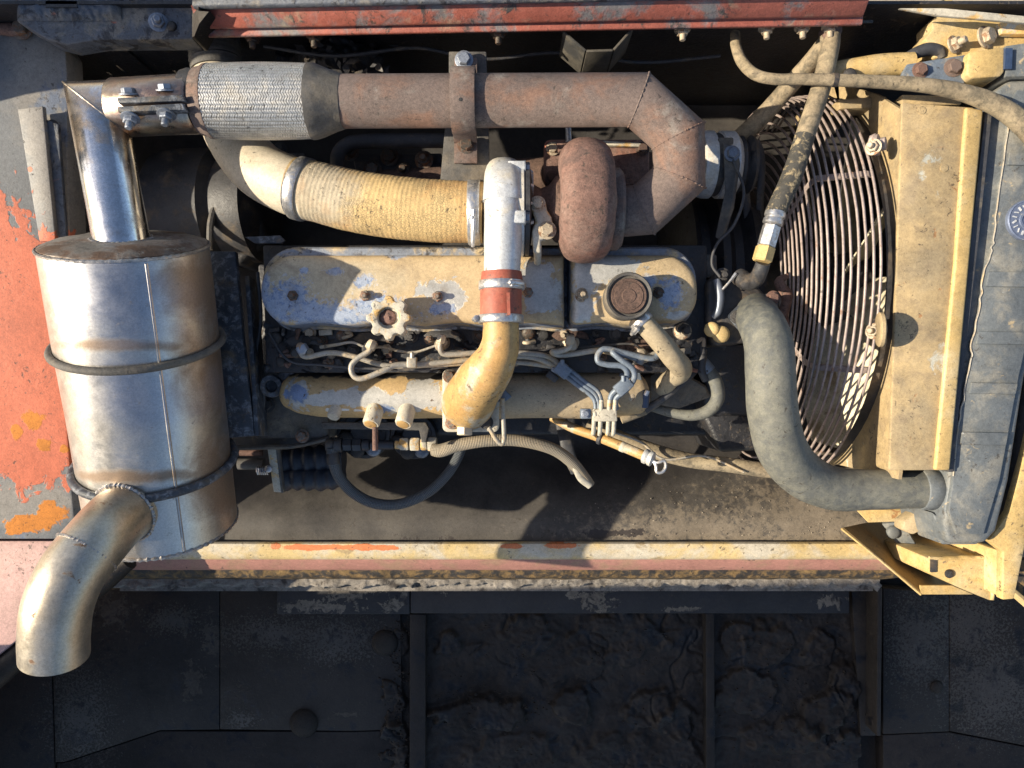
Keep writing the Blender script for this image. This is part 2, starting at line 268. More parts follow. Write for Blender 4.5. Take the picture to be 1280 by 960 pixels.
# woven steel or textile braid, from the tube's own UVs (in metres)
def braid_mat(name, base, f, rough=.5, metal=.3, dust=None):
    b = NB(name); uv = b.n('ShaderNodeTexCoord').outputs['UV']
    sp = b.n('ShaderNodeSeparateXYZ'); b.l(uv, sp.inputs[0])
    p = b.math('SINE', b.math('MULTIPLY', b.math('ADD', sp.outputs[0], sp.outputs[1]), f))
    q = b.math('SINE', b.math('MULTIPLY', b.math('SUBTRACT', sp.outputs[0], sp.outputs[1]), f))
    h = b.math('MULTIPLY', p, q)
    tone = b.step(h, -.9, .9, .35, 1.25)
    cmb = b.n('ShaderNodeCombineColor')
    for i in range(3): b.l(tone, cmb.inputs[i])
    col = b.mul(base, cmb.outputs[0])
    if dust: col = b.mix(b.math('MULTIPLY', b.step(b.noise(14, 4), .42, .62), .7), col, dust)
    b.l(col, b.b.inputs['Base Color']); b.b.inputs['Roughness'].default_value = rough; b.b.inputs['Metallic'].default_value = metal
    bp = b.n('ShaderNodeBump'); bp.inputs['Strength'].default_value = .7; bp.inputs['Distance'].default_value = .001
    b.l(h, bp.inputs['Height']); b.l(bp.outputs[0], b.b.inputs['Normal'])
    MATS[name] = b.m
braid_mat('braid_dusty', (.30, .26, .20), 900, .7, .1, (.35, .28, .19))
braid_mat('braid_grey', (.105, .115, .125), 900, .5, .3)
braid_mat('braid_dark', (.16, .145, .115), 620, .8, 0, (.30, .25, .17))

# ------------------------------------------------------------------ helpers: geometry (pixel units until build())
class MB:
    def __init__(s): s.v = []; s.f = []; s.uv = {}
    def add(s, vs, fs):
        o = len(s.v); s.v += [Vector(v) for v in vs]; s.f += [tuple(i + o for i in f) for f in fs]; return s
    def rings(s, rings, cap0=True, cap1=True, uvs=None, closed=True):
        n = len(rings[0]); o = len(s.v)
        for r in rings: s.v += [Vector(p) for p in r]
        for i in range(len(rings) - 1):
            for j in range(n if closed else n - 1):
                a = o + i * n + j; b = o + i * n + (j + 1) % n
                if uvs:
                    s.uv[len(s.f)] = ((j / n * uvs[0], uvs[1][i]), ((j + 1) / n * uvs[0], uvs[1][i]), ((j + 1) / n * uvs[0], uvs[1][i + 1]), (j / n * uvs[0], uvs[1][i + 1]))
                s.f.append((a, b, b + n, a + n))
        if cap0: s.f.append(tuple(o + j for j in range(n))[::-1])
        if cap1: s.f.append(tuple(o + (len(rings) - 1) * n + j for j in range(n)))
        return s
    def tube(s, pts, seg=16, sub=8, caps=(True, True), flat=1.0, rf=None, raw=False, end_round=False):
        """pts: (px,py,h,r_px) through which the tube runs (raw: Vector, r in pixel units)"""
        if raw: P = [Vector(p[0]) for p in pts]; Rr = [p[1] for p in pts]
        else: P = [W(*p[:3]) for p in pts]; Rr = [p[3] * kk(p[2]) for p in pts]
        Q, q = catmull(P, Rr, sub)
        T = [((Q[min(i + 1, len(Q) - 1)] - Q[max(i - 1, 0)]).normalized()) for i in range(len(Q))]
        up = Vector((0, 0, 1)) if abs(T[0].z) < .9 else Vector((0, 1, 0))
        nrm = (up - T[0] * up.dot(T[0])).normalized()
        rings = []; L = 0; Ls = []
        for i, c in enumerate(Q):
            nrm = (nrm - T[i] * nrm.dot(T[i])).normalized(); bn = T[i].cross(nrm)
            if i: L += (c - Q[i - 1]).length
            Ls.append(L * U)
            ring = []
            for j in range(seg):
                a = 2 * math.pi * j / seg; rr = q[i] * (1 + (rf(L, a) if rf else 0))
                ring.append(c + nrm * (math.cos(a) * rr * flat) + bn * (math.sin(a) * rr))
            rings.append(ring)
        return s.rings(rings, caps[0], caps[1], (2 * math.pi * max(q) * U, Ls))
    def miter(s, pts, r, seg=28, caps=(True, True)):
        P = [W(*p) for p in pts]; rings = []
        T = [(P[i + 1] - P[i]).normalized() for i in range(len(P) - 1)]
        nrm = (Vector((0, 0, 1)) - T[0] * T[0].z).normalized(); cur = None
        base = []
        for j in range(seg):
            a = 2 * math.pi * j / seg; base.append(P[0] + nrm * (math.cos(a) * r) + T[0].cross(nrm) * (math.sin(a) * r))
        rings.append(base)
        for i in range(1, len(P)):
            d = T[i - 1]; pn = (T[i - 1] + T[i]).normalized() if i < len(P) - 1 else d
            rings.append([p + d * ((P[i] - p).dot(pn) / d.dot(pn)) for p in rings[-1]])
        s.mr = rings
        return s.rings(rings, *caps)
    def lathe(s, c, ax, prof, seg=32, ref=None, uv=False):
        """prof: (radius, distance along the axis), pixel units"""
        ax = Vector(ax).normalized(); ref = Vector(ref) if ref else (Vector((0, 0, 1)) if abs(ax.z) < .9 else Vector((1, 0, 0)))
        n = (ref - ax * ref.dot(ax)).normalized(); b = ax.cross(n); c = Vector(c)
        return s.rings([[c + ax * t + (n * math.cos(2 * math.pi * j / seg) + b * math.sin(2 * math.pi * j / seg)) * r for j in range(seg)] for r, t in prof])
    def prism(s, outline, dh, top=None):
        """outline: (px,py,h) corners of the upper face; dh: depth straight down"""
        T = [W(*p) for p in outline]; n = len(T)
        ar = sum(T[i].x * T[(i + 1) % n].y - T[(i + 1) % n].x * T[i].y for i in range(n))
        if ar < 0: T.reverse()
        B = [p - Vector((0, 0, dh)) for p in T]; o = len(s.v); s.v += T + B
        s.f.append(tuple(o + i for i in range(n))); s.f.append(tuple(o + n + i for i in range(n))[::-1])
        for i in range(n): j = (i + 1) % n; s.f.append((o + i, o + n + i, o + n + j, o + j))
        return s
    def slab(s, quad, th):
        """quad of Vectors (pixel units), thickness along its normal"""
        q = [Vector(p) for p in quad]; n = (q[1] - q[0]).cross(q[-1] - q[0]).normalized() * th; m = len(q)
        o = len(s.v); s.v += q + [p - n for p in q]
        s.f.append(tuple(o + i for i in range(m))); s.f.append(tuple(o + m + i for i in range(m))[::-1])
        for i in range(m): j = (i + 1) % m; s.f.append((o + i, o + m + i, o + m + j, o + j))
        return s
    def box(s, c, sx, sy, sz, rot=0, ax=None):
        c = Vector(c); ca, sa = math.cos(rot), math.sin(rot)
        X, Y, Z = ax if ax else (Vector((ca, sa, 0)), Vector((-sa, ca, 0)), Vector((0, 0, 1)))
        vs = [c + X * (sx / 2 * i) + Y * (sy / 2 * j) + Z * (sz / 2 * k) for k in (-1, 1) for j in (-1, 1) for i in (-1, 1)]
        return s.add(vs, [(0, 2, 3, 1), (4, 5, 7, 6), (0, 1, 5, 4), (2, 6, 7, 3), (0, 4, 6, 2), (1, 3, 7, 5)])
    def dome(s, outline, prof):
        """stacked insets of a dense outline (Vectors): prof = (inset, h)"""
        n = len(outline); nr = []
        for i in range(n):
            a = (outline[i] - outline[i - 1]).normalized(); b = (outline[(i + 1) % n] - outline[i]).normalized()
            na = Vector((-a.y, a.x, 0)); nb = Vector((-b.y, b.x, 0)); m = na + nb
            m = m / max(.35, m.dot(na)) if m.length > 1e-6 else na
            nr.append(m)
        rr = [[Vector((p.x, p.y, h)) + nr[i] * ins for i, p in enumerate(outline)] for ins, h in prof]
        return s.rings(rr, True, True)
    def jitter(s, amt, sc_, seed=0):
        for v in s.v:
            d = mn.noise_vector(v * sc_ + Vector((seed, 0, 0)))
            v += d * amt
        return s
    def build(s, name, mat, parent=None, bevel=0, ang=40, bseg=2):
        me = bpy.data.meshes.new(name)
        me.from_pydata([tuple(G(v)) for v in s.v], [], s.f)
        if s.uv:
            ul = me.uv_layers.new(name='UVMap')
            for p in me.polygons:
                u = s.uv.get(p.index)
                if u:
                    for li, c in zip(p.loop_indices, u): ul.data[li].uv = c
        if bevel:
            bm = bmesh.new(); bm.from_mesh(me)
            bmesh.ops.recalc_face_normals(bm, faces=bm.faces)
            es = [e for e in bm.edges if len(e.link_faces) == 2 and e.calc_face_angle(0) > R(30)]
            bmesh.ops.bevel(bm, geom=es, offset=bevel * U, segments=bseg, affect='EDGES', profile=.5, clamp_overlap=True)
            bm.to_mesh(me); bm.free()
        else:
            bm = bmesh.new(); bm.from_mesh(me); bmesh.ops.recalc_face_normals(bm, faces=bm.faces); bm.to_mesh(me); bm.free()
        me.shade_smooth(); me.set_sharp_from_angle(angle=R(ang))
        me.materials.append(MATS[mat])
        o = bpy.data.objects.new(name, me); C.objects.link(o)
        if parent: o.parent = parent; o.location = -WP[parent.name]; WP[o.name] = Vector((0, 0, 0))
        else: WP[o.name] = Vector((0, 0, 0))
        return o
WP = {}
def catmull(P, Rr, sub):
    if sub <= 1 or len(P) < 3: 
        if len(P) == 2 and sub > 1:
            return [P[0].lerp(P[1], i / sub) for i in range(sub + 1)], [Rr[0] + (Rr[1] - Rr[0]) * i / sub for i in range(sub + 1)]
        return P, Rr
    Q, q = [], []
    for i in range(len(P) - 1):
        p0 = P[i - 1] if i else P[0] * 2 - P[1]; p1, p2 = P[i], P[i + 1]; p3 = P[i + 2] if i + 2 < len(P) else P[-1] * 2 - P[-2]
        for k in range(sub):
            t = k / sub
            Q.append(.5 * ((2 * p1) + (p2 - p0) * t + (2 * p0 - 5 * p1 + 4 * p2 - p3) * t * t + (3 * p1 - p0 - 3 * p2 + p3) * t ** 3))
            q.append(Rr[i] + (Rr[i + 1] - Rr[i]) * (t * t * (3 - 2 * t)))
    Q.append(P[-1]); q.append(Rr[-1]); return Q, q
def tag(o, label, cat, group=None, kind=None):
    if label: o['label'] = label
    if cat: o['category'] = cat
    if group: o['group'] = group
    if kind: o['kind'] = kind
    return o
def thing(name, label, cat, at, group=None):
    o = bpy.data.objects.new(name, None); C.objects.link(o); o.empty_display_size = .03
    o.location = G(W(*at)); WP[o.name] = o.location.copy()
    return tag(o, label, cat, group)
def struct(o): o['kind'] = 'structure'; return o
def rrect(x0, y0, x1, y1, rad, h=0, seg=8):
    """dense rounded rectangle in photo pixels, counter-clockwise in the world; rad = (tl, tr, br, bl)"""
    pts = []
    for (cx, cy, r, a0) in ((x1 - rad[1], y0 + rad[1], rad[1], 0), (x0 + rad[0], y0 + rad[0], rad[0], 90), (x0 + rad[3], y1 - rad[3], rad[3], 180), (x1 - rad[2], y1 - rad[2], rad[2], 270)):
        for i in range(seg + 1):
            a = R(a0 + 90 * i / seg); pts.append(W(cx + r * math.cos(a), cy - r * math.sin(a), h))
    return pts

_bm = {}
def bolt_mesh(kind, mat):
    key = (kind, mat)
    if key in _bm: return _bm[key]
    b = MB(); z = Vector((0, 0, 0))
    if kind in ('hex', 'stud'):
        b.lathe(z, (0, 0, 1), [(1.42, -.1), (1.45, .14), (1.3, .2)], 20)
        hexp = [(1.0, .2), (1.05, .25), (1.05, .85), (.9, 1.0)]
        b.lathe(z, (0, 0, 1), hexp, 6)
        if kind == 'stud': b.lathe(z, (0, 0, 1), [(.55, .9), (.55, 1.9), (.42, 2.05)], 12)
    elif kind == 'round':
        b.lathe(z, (0, 0, 1), [(1.2, -.1), (1.2, .3), (1.05, .55), (.7, .75), (.2, .8)], 20)
    elif kind == 'cap':
        b.lathe(z, (0, 0, 1), [(1.0, -.2), (1.0, .9), (.85, 1.05), (.55, 1.05), (.5, .7)], 16)
    me = bpy.data.meshes.new(kind + '_bolt'); me.from_pydata([tuple(v) for v in b.v], [], b.f)
    me.shade_smooth(); me.set_sharp_from_angle(angle=R(35)); me.materials.append(MATS[mat]); _bm[key] = me; return me
def bolt(parent, px, py, h, r, mat='bolt', kind='hex', axis=(0, 0, 1), name='bolt'):
    o = bpy.data.objects.new(name, bolt_mesh(kind, mat)); C.objects.link(o)
    o.parent = parent; o.location = G(W(px, py, h)) - WP[parent.name]
    o.rotation_euler = (Vector(axis).to_track_quat('Z', 'Y') @ Matrix.Rotation(random.uniform(0, 1), 4, 'Z').to_quaternion()).to_euler()
    s = r * kk(h) * U; o.scale = (s, s, s); WP[o.name] = WP[parent.name] * 0
    return o
def clamp(parent, c, ax, r, wid, mat='zinc', screw=None, name='hose_clamp'):
    """band round a hose; c in pixel units; screw = direction from the axis to the screw housing"""
    ax = Vector(ax).normalized(); b = MB()
    b.lathe(c, ax, [(r - 2, -wid / 2), (r, -wid / 2), (r + 1, -wid / 2 + 1), (r + 1, wid / 2 - 1), (r, wid / 2), (r - 2, wid / 2)], 36)
    o = b.build(name, mat, parent, ang=50)
    if screw:
        s_ = Vector(screw).normalized(); t = ax.cross(s_)
        p = Vector(c) + s_ * (r + 3)
        b = MB(); b.box(p, wid * .8, wid * 1.1, 5, ax=(ax, t, s_)); b.lathe(p + s_ * 2 - t * wid * .9, t, [(wid * .28, 0), (wid * .28, wid * 1.7), (wid * .2, wid * 1.8)], 8)
        x = b.build('clamp_screw', mat, o, bevel=.6)
    return o
def weld_ring(parent, ring, r, mat='weld', amp=.5):
    n = len(ring); pts = []
    for i in range(n * 3 + 1):
        a = ring[(i // 3) % n]; b2 = ring[(i // 3 + 1) % n]; p = a.lerp(b2, (i % 3) / 3)
        pts.append((p, r * (1 + amp * math.sin(i * 1.9) * .5 + amp * (random.random() - .5))))
    return MB().tube(pts, 6, 1, raw=True).build('weld_bead', mat, parent)

# ================================================================== the setting
def hfield(x0, y0, x1, y1, nx, ny, h, fn, skirt=14):
    """relief sheet between photo pixels at height h; fn(px,py) gives the height over it"""
    b = MB(); vs, fs = [], []
    for j in range(ny + 1):
        for i in range(nx + 1):
            px = x0 + (x1 - x0) * i / nx; py = y0 + (y1 - y0) * j / ny
            v = W(px, py, h); v.z += fn(px, py); vs.append(v)
    for j in range(ny):
        for i in range(nx):
            a = j * (nx + 1) + i; fs.append((a, a + nx + 1, a + nx + 2, a + 1))
    return b.add(vs, fs)
def xbeam(prof, px0, px1, n=1, dy=0):
    """closed profile of (py, h), swept along the picture's x axis"""
    Y = [W(640, p, h) for p, h in prof]; hm = sum(h for _, h in prof) / len(prof)
    xa, xb = W(px0, 480, hm).x, W(px1, 480, hm).x
    return MB().rings([[Vector((xa + (xb - xa) * i / n, v.y + dy * i / n, v.z)) for v in Y] for i in range(n + 1)])

g = MB(); g.box((0, 0, -1010), 40000, 40000, 20); struct(g.build('ground', 'ground'))
f = hfield(-250, 129, 1500, 667, 150, 90, -335, lambda x, y: 3 * fb((x, y, 0), .012) + 1.2 * fb((x, y, 9), .06) + 88 * (lambda t: t * t * (3 - 2 * t))(min(1, max(0, (y - 545) / 105))))
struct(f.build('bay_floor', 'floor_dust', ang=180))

# far wall of the bay under the hood beam: dark sheet with a row of narrow air slots on the left
wl = thing('bay_wall', 'dark sheet metal wall with narrow air slots beneath the hood beam', 'wall', (640, 60, -335))
slots = [(134, 90, 9), (146, 82, 12), (158, 70, 20), (171, 72, 6), (175, 100, 6), (188, 93, 7), (217, 88, 16), (231, 86, 18), (244, 89, 12)]
yb = 470.0
xs = sorted({-1300.0, 1500.0}); b = MB()
holes = []
for (px, py, ln) in slots:
    # the wall stands at y = yb; the slot's height follows from the photo row where it shows
    d = (480 - py); hh = F - yb * F / d; x = (px - 640) * (F - hh) / F
    holes.append((x - 2.0, x + 2.0, max(-330, hh - ln * 2.2), hh))
edges = [-1300.0]
for hx0, hx1, z0, z1 in holes:
    b.slab([(edges[-1], yb, -336), (hx0, yb, -336), (hx0, yb, 10), (edges[-1], yb, 10)], 4)
    b.slab([(hx0, yb, -336), (hx1, yb, -336), (hx1, yb, z0), (hx0, yb, z0)], 4)
    b.slab([(hx0, yb, z1), (hx1, yb, z1), (hx1, yb, 10), (hx0, yb, 10)], 4)
    edges.append(hx1)
b.slab([(edges[-1], yb, -336), (1500, yb, -336), (1500, yb, 10), (edges[-1], yb, 10)], 4)
b.build('slotted_sheet', 'greasy', wl)

# side panel left of the muffler
sp = thing('side_panel', 'peeling red and grey painted steel panel with orange rust, beside the muffler', 'panel', (30, 400, -150))
ol = [(-420, -360, -45), (20, -360, -45), (20, 28, -47), (72, 48, -50), (82, 62, -52), (84, 105, -55), (84, 200, -70), (88, 300, -86), (70, 330, -90), (80, 480, -112), (88, 600, -132), (95, 674, -146), (-420, 674, -146)]
b = MB().prism(ol, 42); b.build('sheet', 'panel_paint', sp, bevel=3)
b = MB().slab([W(27, 138, -46), W(58, 134, -46), W(74, 302, -72), (W(54, 302, -72))], 9)
b.build('raised_bar', 'panel_paint', sp, bevel=1.5)
b = MB().slab([W(60, 150, -52), W(76, 156, -52), W(86, 296, -80), W(74, 300, -80)], 6)
b.build('raised_bar', 'beam_grey', sp, bevel=1)
bolt(sp, 28, 37, -44, 9, 'bolt'); bolt(sp, 66, 157, -53, 6, 'iron', 'round')
b = MB().tube([(-5, 36, -42, 7), (12, 37, -42, 8), (26, 38, -42, 7)], 10, 3).jitter(1.5, .1); b.build('rusty_lug', 'rust_red', sp)

# lower pink panel and its greasy rounded edge
lp = thing('lower_panel', 'dusty pink painted panel with slanting edge below the tailpipe', 'panel', (40, 740, -230))
b = MB().prism([(-420, 676, -170), (150, 676, -170), (150, 702, -170), (142, 704, -170), (-6, 822, -170), (-420, 1150, -170)], 60); b.build('sheet', 'pink_paint', lp, bevel=3)
b = MB().tube([(160, 700, -190, 13), (120, 734, -190, 14), (60, 785, -190, 15), (-10, 848, -190, 17), (-120, 940, -190, 18)], 12, 6).jitter(2, .06); b.build('rolled_edge', 'tar', lp)

# beam at the top left
tb = thing('corner_beam', 'grimy blue grey steel corner beam with a hex bolt, above the black opening', 'beam', (130, 30, -40))
b = MB().prism([(20, -360, 0), (241, -360, 0), (241, 49, 0), (120, 50, 0), (84, 56, -2), (60, 50, -2), (20, 26, 0)], 34); b.build('plate', 'beam_grey', tb, bevel=2.5)
b = hfield(22, -20, 152, 26, 60, 20, 1, lambda x, y: max(0, 7 * min(1, (26 - y) / 6) * min(1, (152 - x) / 8) * min(1, (x - 22) / 6) + 2.5 * fb((x, y, 3), .16)))
b.build('weld_crust', 'beam_grey', tb, ang=180)
bolt(tb, 198, 28, 2, 8, 'bolt_blue', 'stud', axis=(.35, -.1, 1)); bolt(tb, 215, 33, 1, 5, 'iron', 'round')

# red hood beam across the top
hbm = thing('hood_beam', 'long red painted hood beam with worn grey top, bolts along its lower flange', 'beam', (660, 20, -50))
def xpoly(name, prof, x0, x1, mat, bev=1.5, n=1): return xbeam([(p - 15 * (x0 - 245) / 830, h) for p, h in prof], x0, x1, n, 15 * (x1 - x0) / 830).build(name, mat, hbm, bevel=bev)
xpoly('top_skin', [(-360, 64), (-360, 30), (13, 30), (12, 58), (7, 64)], 246, 1082, 'beam_grey', 2)
xpoly('red_face', [(6, 55), (34, 34), (37, 30), (34, 22), (6, 26)], 247, 1080, 'beam_red', 1.5)
xpoly('lower_lip', [(30, 26), (46, 22), (48, 17), (46, 10), (30, 10)], 243, 1076, 'beam_red', 1.5)
fl = xpoly('flange', [(40, 9), (46, 8.5), (46.3, -48), (43, -48), (40, -20)], 255, 706, 'under_beam', .8)
xpoly('flange', [(40, 9), (44, 8.5), (44, -60), (40, -60)], 790, 1076, 'under_beam', .8)
b = MB()
zz = [W(705, 38, 6), W(733, 62, 6), W(766, 61, 6), W(790, 34, 6)]
for p, q in zip(zz[:-1], zz[1:]):
    b.slab([p, q, q - Vector((0, 0, 70)), p - Vector((0, 0, 70))], 3)
b.build('hat_bracket', 'under_beam', hbm, bevel=.6)
for px in (316, 393, 623, 853, 958, 1003, 1037): bolt(hbm, px, 48 - 15 * (px - 245) / 830, 2, 7, 'bolt_pale' if px > 800 else 'bolt', 'stud', axis=(0, -1, .1))
sj = MB().prism([(240, -60, 62), (249, -60, 62), (249, 14, 62), (262, 14, 60), (250, 30, 50), (244, 46, 40), (240, 46, 40)], 40).jitter(2, .08); sj.build('seam_crust', 'tar', hbm, bevel=1)

# frame rail along the bottom of the bay
rl = thing('frame_rail', 'long painted frame rail, cream on top and pink below, along the bay floor', 'rail', (640, 700, -335))
def rx(name, prof, x0, x1, mat, bev=2, n=40):
    return xbeam(prof, x0, x1, n).build(name, mat, rl, bevel=bev if n == 1 else 0, ang=50)
rx('rail_top', [(676, -262), (677.5, -234), (680, -230), (686, -229), (694, -231), (698, -234), (699.5, -240), (699, -330), (676, -330)], 120, 1150, 'rail_paint')
rx('rail_side', [(698, -238), (701, -241), (711, -252), (713, -262), (712, -330), (698, -330)], 120, 1150, 'rail_pink')
b = xbeam([(710, -258), (716, -262), (722, -268), (724, -340), (710, -340)], 130, 1120, 160).jitter(2, .07); b.build('gold_edge', 'rail_gold', rl)

# mud crust along the rail, broken into teeth
def crust(x, y):
    e = min(1, (y - 718) / 3) * min(1, max(0, (737 + 5 * fb((x, 0, 5), .07, 5) - y) / 4))
    return -26 + 26 * max(0, e) + 2.2 * fb((x, y, 2), .12) * max(0, e)
b = hfield(140, 717, 1100, 744, 420, 18, -356, crust); mc = b.build('mud_crust', 'mud_ridge', ang=180)
tag(mc, 'crumbly dry mud crust lying along the frame rail', 'mud', kind='stuff')

# ------------------------------------------------------------------ tarred lower deck
DH = -420
dk = hfield(-460, 700, 1740, 1400, 100, 40, DH - 34, lambda x, y: 3 * fb((x, y, 0), .02)); struct(dk.build('lower_deck', 'tar', ang=180))
def plate(name, ol, h, th, label, mat='tar_plate', bev=1.5):
    t = thing(name, label, 'deck plate', (sum(p[0] for p in ol) / len(ol), sum(p[1] for p in ol) / len(ol), h - th))
    MB().prism([(x, y, h) for x, y in ol], th).build('sheet', mat, t, bevel=bev); return t
dl = plate('deck_plate', [(275, 734), (500, 734), (503, 912), (440, 914), (275, 912)], DH, 40, 'tar black deck plate with a domed bolt head and scuff marks')
plate('deck_plate', [(63, 738), (274.3, 733), (274.3, 912.2), (200, 913), (80, 953), (69, 953)], DH - .5, 40, 'tar black deck plate under the tailpipe mouth')
plate('deck_plate', [(-60, 860), (62, 760), (68, 954), (70, 1400), (-460, 1400), (-460, 1200)], DH - 2, 40, 'tar black corner plate below the rolled greasy edge')
plate('deck_plate', [(71, 954), (80, 954), (200, 914), (440, 915), (503, 913), (503, 1400), (71, 1400)], DH - 3.5, 40, 'low tar black step plate running below the domed bolt')
dr = plate('deck_plate', [(1104, 735), (1186.6, 742), (1186.6, 914.6), (1104, 918)], DH - 2, 40, 'smooth tar black plate beside the tall thin rib')
plate('deck_plate', [(1187.3, 742), (1500, 700), (1500, 980), (1280, 932), (1187.3, 914)], DH - 1.5, 40, 'smooth tar black plate below the yellow radiator post')
plate('deck_plate', [(1104, 919), (1186, 915.4), (1280, 933.5), (1500, 982), (1500, 1400), (1104, 1400)], DH - 5, 40, 'low tar black plate with a slanting upper edge')
bolt(dl, 381, 902, DH - 6, 15, 'tar', 'round'); bolt(dl, 482, 802, DH - 6, 14, 'tar', 'round'); bolt(dr, 1170, 858, DH - 4, 7, 'tar', 'round')
st = thing('deck_strip', 'flat tarred steel strip with dried mud scrapes, below the frame rail', 'strip', (700, 746, DH))
MB().prism([(346, 727, DH + 24), (512, 727, DH + 24), (512, 768, DH + 24), (346, 768, DH + 24)], 22).build('bar', 'tar_strip', st, bevel=2)
MB().prism([(513, 727, DH + 23), (1062, 727, DH + 23), (1062, 767, DH + 23), (513, 767, DH + 23)], 22).build('bar', 'tar_strip', st, bevel=2)
def rib(ol, h, th, label):
    t = thing('deck_rib', label, 'rib', (ol[0][0], 850, DH - 20), 'ribs of the tarred deck')
    MB().prism([(x, y, h) for x, y in ol], th).jitter(.8, .05).build('bar', 'tar_plate', t, bevel=1.5)
rib([(512, 768), (532, 768), (531, 1400), (511, 1400)], DH + 12, 50, 'broad tarred rib left of the wide mud filled bay')
rib([(882, 766), (893, 766), (895, 1400), (884, 1400)], DH + 14, 50, 'narrow tarred rib between the two mud filled bays')
rib([(1097, 730), (1103, 736), (1101, 920), (1096, 920)], DH + 46, 84, 'tall thin tarred rib with a pale worn edge')
ch = thing('deck_channel', 'open tarred channel between the mud and the tall thin rib', 'channel', (1080, 820, DH - 30), None)
MB().prism([(1064, 728, DH + 4), (1096, 728, DH + 4), (1095, 920, DH + 4), (1076, 920, DH + 4)], 30).build('web', 'tar_plate', ch, bevel=1.5)
MB().prism([(1062, 722, DH + 47), (1092, 722, DH + 47), (1103, 732, DH + 47), (1097, 740, DH + 47), (1090, 731, DH + 47), (1062, 731, DH + 47)], 14).jitter(1.5, .1).build('end_lip', 'mud_ridge', ch, bevel=1)
def lumps(cs):
    def fn(x, y):
        v = Vector((x, y, 0)); d = v * .012 + mn.noise_vector(Vector((x, y, 4)) * .03) * .35
        dist, _ = mn.voronoi(d); edge = dist[1] - dist[0]
        crk = max(0, 1 - edge / .03) * max(0, min(1, .1 + 2.2 * fb((x, y, 8), .015, 2)))
        hgt = 5 * fb((x, y, 1), .010) + 1.7 * fb((x, y * 1.4, 3), .05) + 1.0 * fb((x, y, 5), .16, 5) - 6 * crk
        for (cx, cy, rx_, ry_, a) in cs:
            q = ((x - cx) / rx_) ** 2 + ((y - cy) / ry_) ** 2 + .8 * fb((x, y, cx), .028, 3)
            if q < 1:
                e = min(1, (1 - q) * 3.0); hgt += e * (a * .6 + 4 * fb((x, y * 1.3, 6), .03, 5))
        return hgt - 6
    return fn
c1 = [(600, 890, 65, 22, 26), (715, 885, 26, 26, 22), (812, 885, 30, 26, 22), (560, 810, 22, 22, 14), (845, 900, 30, 24, 14), (660, 790, 40, 26, 12), (770, 800, 60, 40, 10), (640, 940, 60, 26, 10), (800, 945, 90, 30, 8)]
c2 = [(1030, 895, 38, 34, 26), (1025, 812, 22, 22, 16), (935, 870, 40, 30, 14), (1055, 850, 18, 30, 20), (960, 810, 36, 30, 12), (985, 920, 60, 22, 16), (920, 800, 20, 24, 12), (1060, 935, 30, 20, 14)]
b = hfield(531, 766, 884, 1300, 230, 340, DH - 2, lumps(c1)); tag(b.build('caked_mud', 'tar', ang=180), 'thick oily black mud caked in the wide bay between ribs', 'mud', kind='stuff')
b = hfield(894, 766, 1074, 1300, 120, 340, DH - 2, lumps(c2)); tag(b.build('caked_mud', 'tar', ang=180), 'thick oily black mud caked in the narrow bay by the channel', 'mud', kind='stuff')
b = hfield(440, 766, 512, 1300, 50, 340, DH - 4, lambda x, y: lumps([(490, 800, 20, 26, 10), (488, 880, 22, 36, 20), (492, 930, 22, 36, 16)])(x, y) - 16 + 18 * min(1, max(0, (x - 466 + 22 * fb((x, y, 0), .04)) / 16)))
tag(b.build('caked_mud', 'tar', ang=180), 'oily black mud heaped against the left side of the broad rib', 'mud', kind='stuff')

# unseen steel sheets beyond the frame, added to keep the deck and the upper left in shade
cb = thing('shade_wall', 'tall steel sheet added out of view to shade the upper left of the bay', 'wall', (-300, 200, -335))
b = MB().slab([(-900, 330, -900), (-900, 620, -900), (-900, 620, 560), (-900, 440, 460), (-900, 330, -150)], 12); b.build('sheet', 'panel_paint', cb)
dp = thing('shade_sheet', 'tall steel sheet added out of view to shade the tarred deck', 'shade sheet', (-400, 900, -335))
b = MB().slab([(-1060, -395, -900), (-1060, -395, 860), (-1060, -900, 860), (-1060, -900, -900)], 12); b.build('sheet', 'panel_paint', dp)

# ================================================================== the engine
en = thing('diesel_engine', 'worn six cylinder diesel engine with tan valve covers peeling to blue and bare metal', 'engine', (600, 400, -335))
MB().prism([(322, 330, -150), (885, 330, -150), (885, 462, -150), (322, 462, -150)], 185).build('engine_block', 'greasy', en, bevel=4)
b = MB().prism([(328, 306, -52), (884, 306, -52), (884, 466, -52), (332, 466, -52)], 96); b.build('cylinder_head', 'greasy', en, bevel=3)
# lumpy grease over the head between cover and manifold
b = hfield(332, 402, 884, 466, 190, 26, -55, lambda x, y: 9 * fb((x, y, 0), .05) + 3 * fb((x, y, 3), .2)); b.build('grease', 'greasy', en, ang=180)['kind'] = 'stuff'

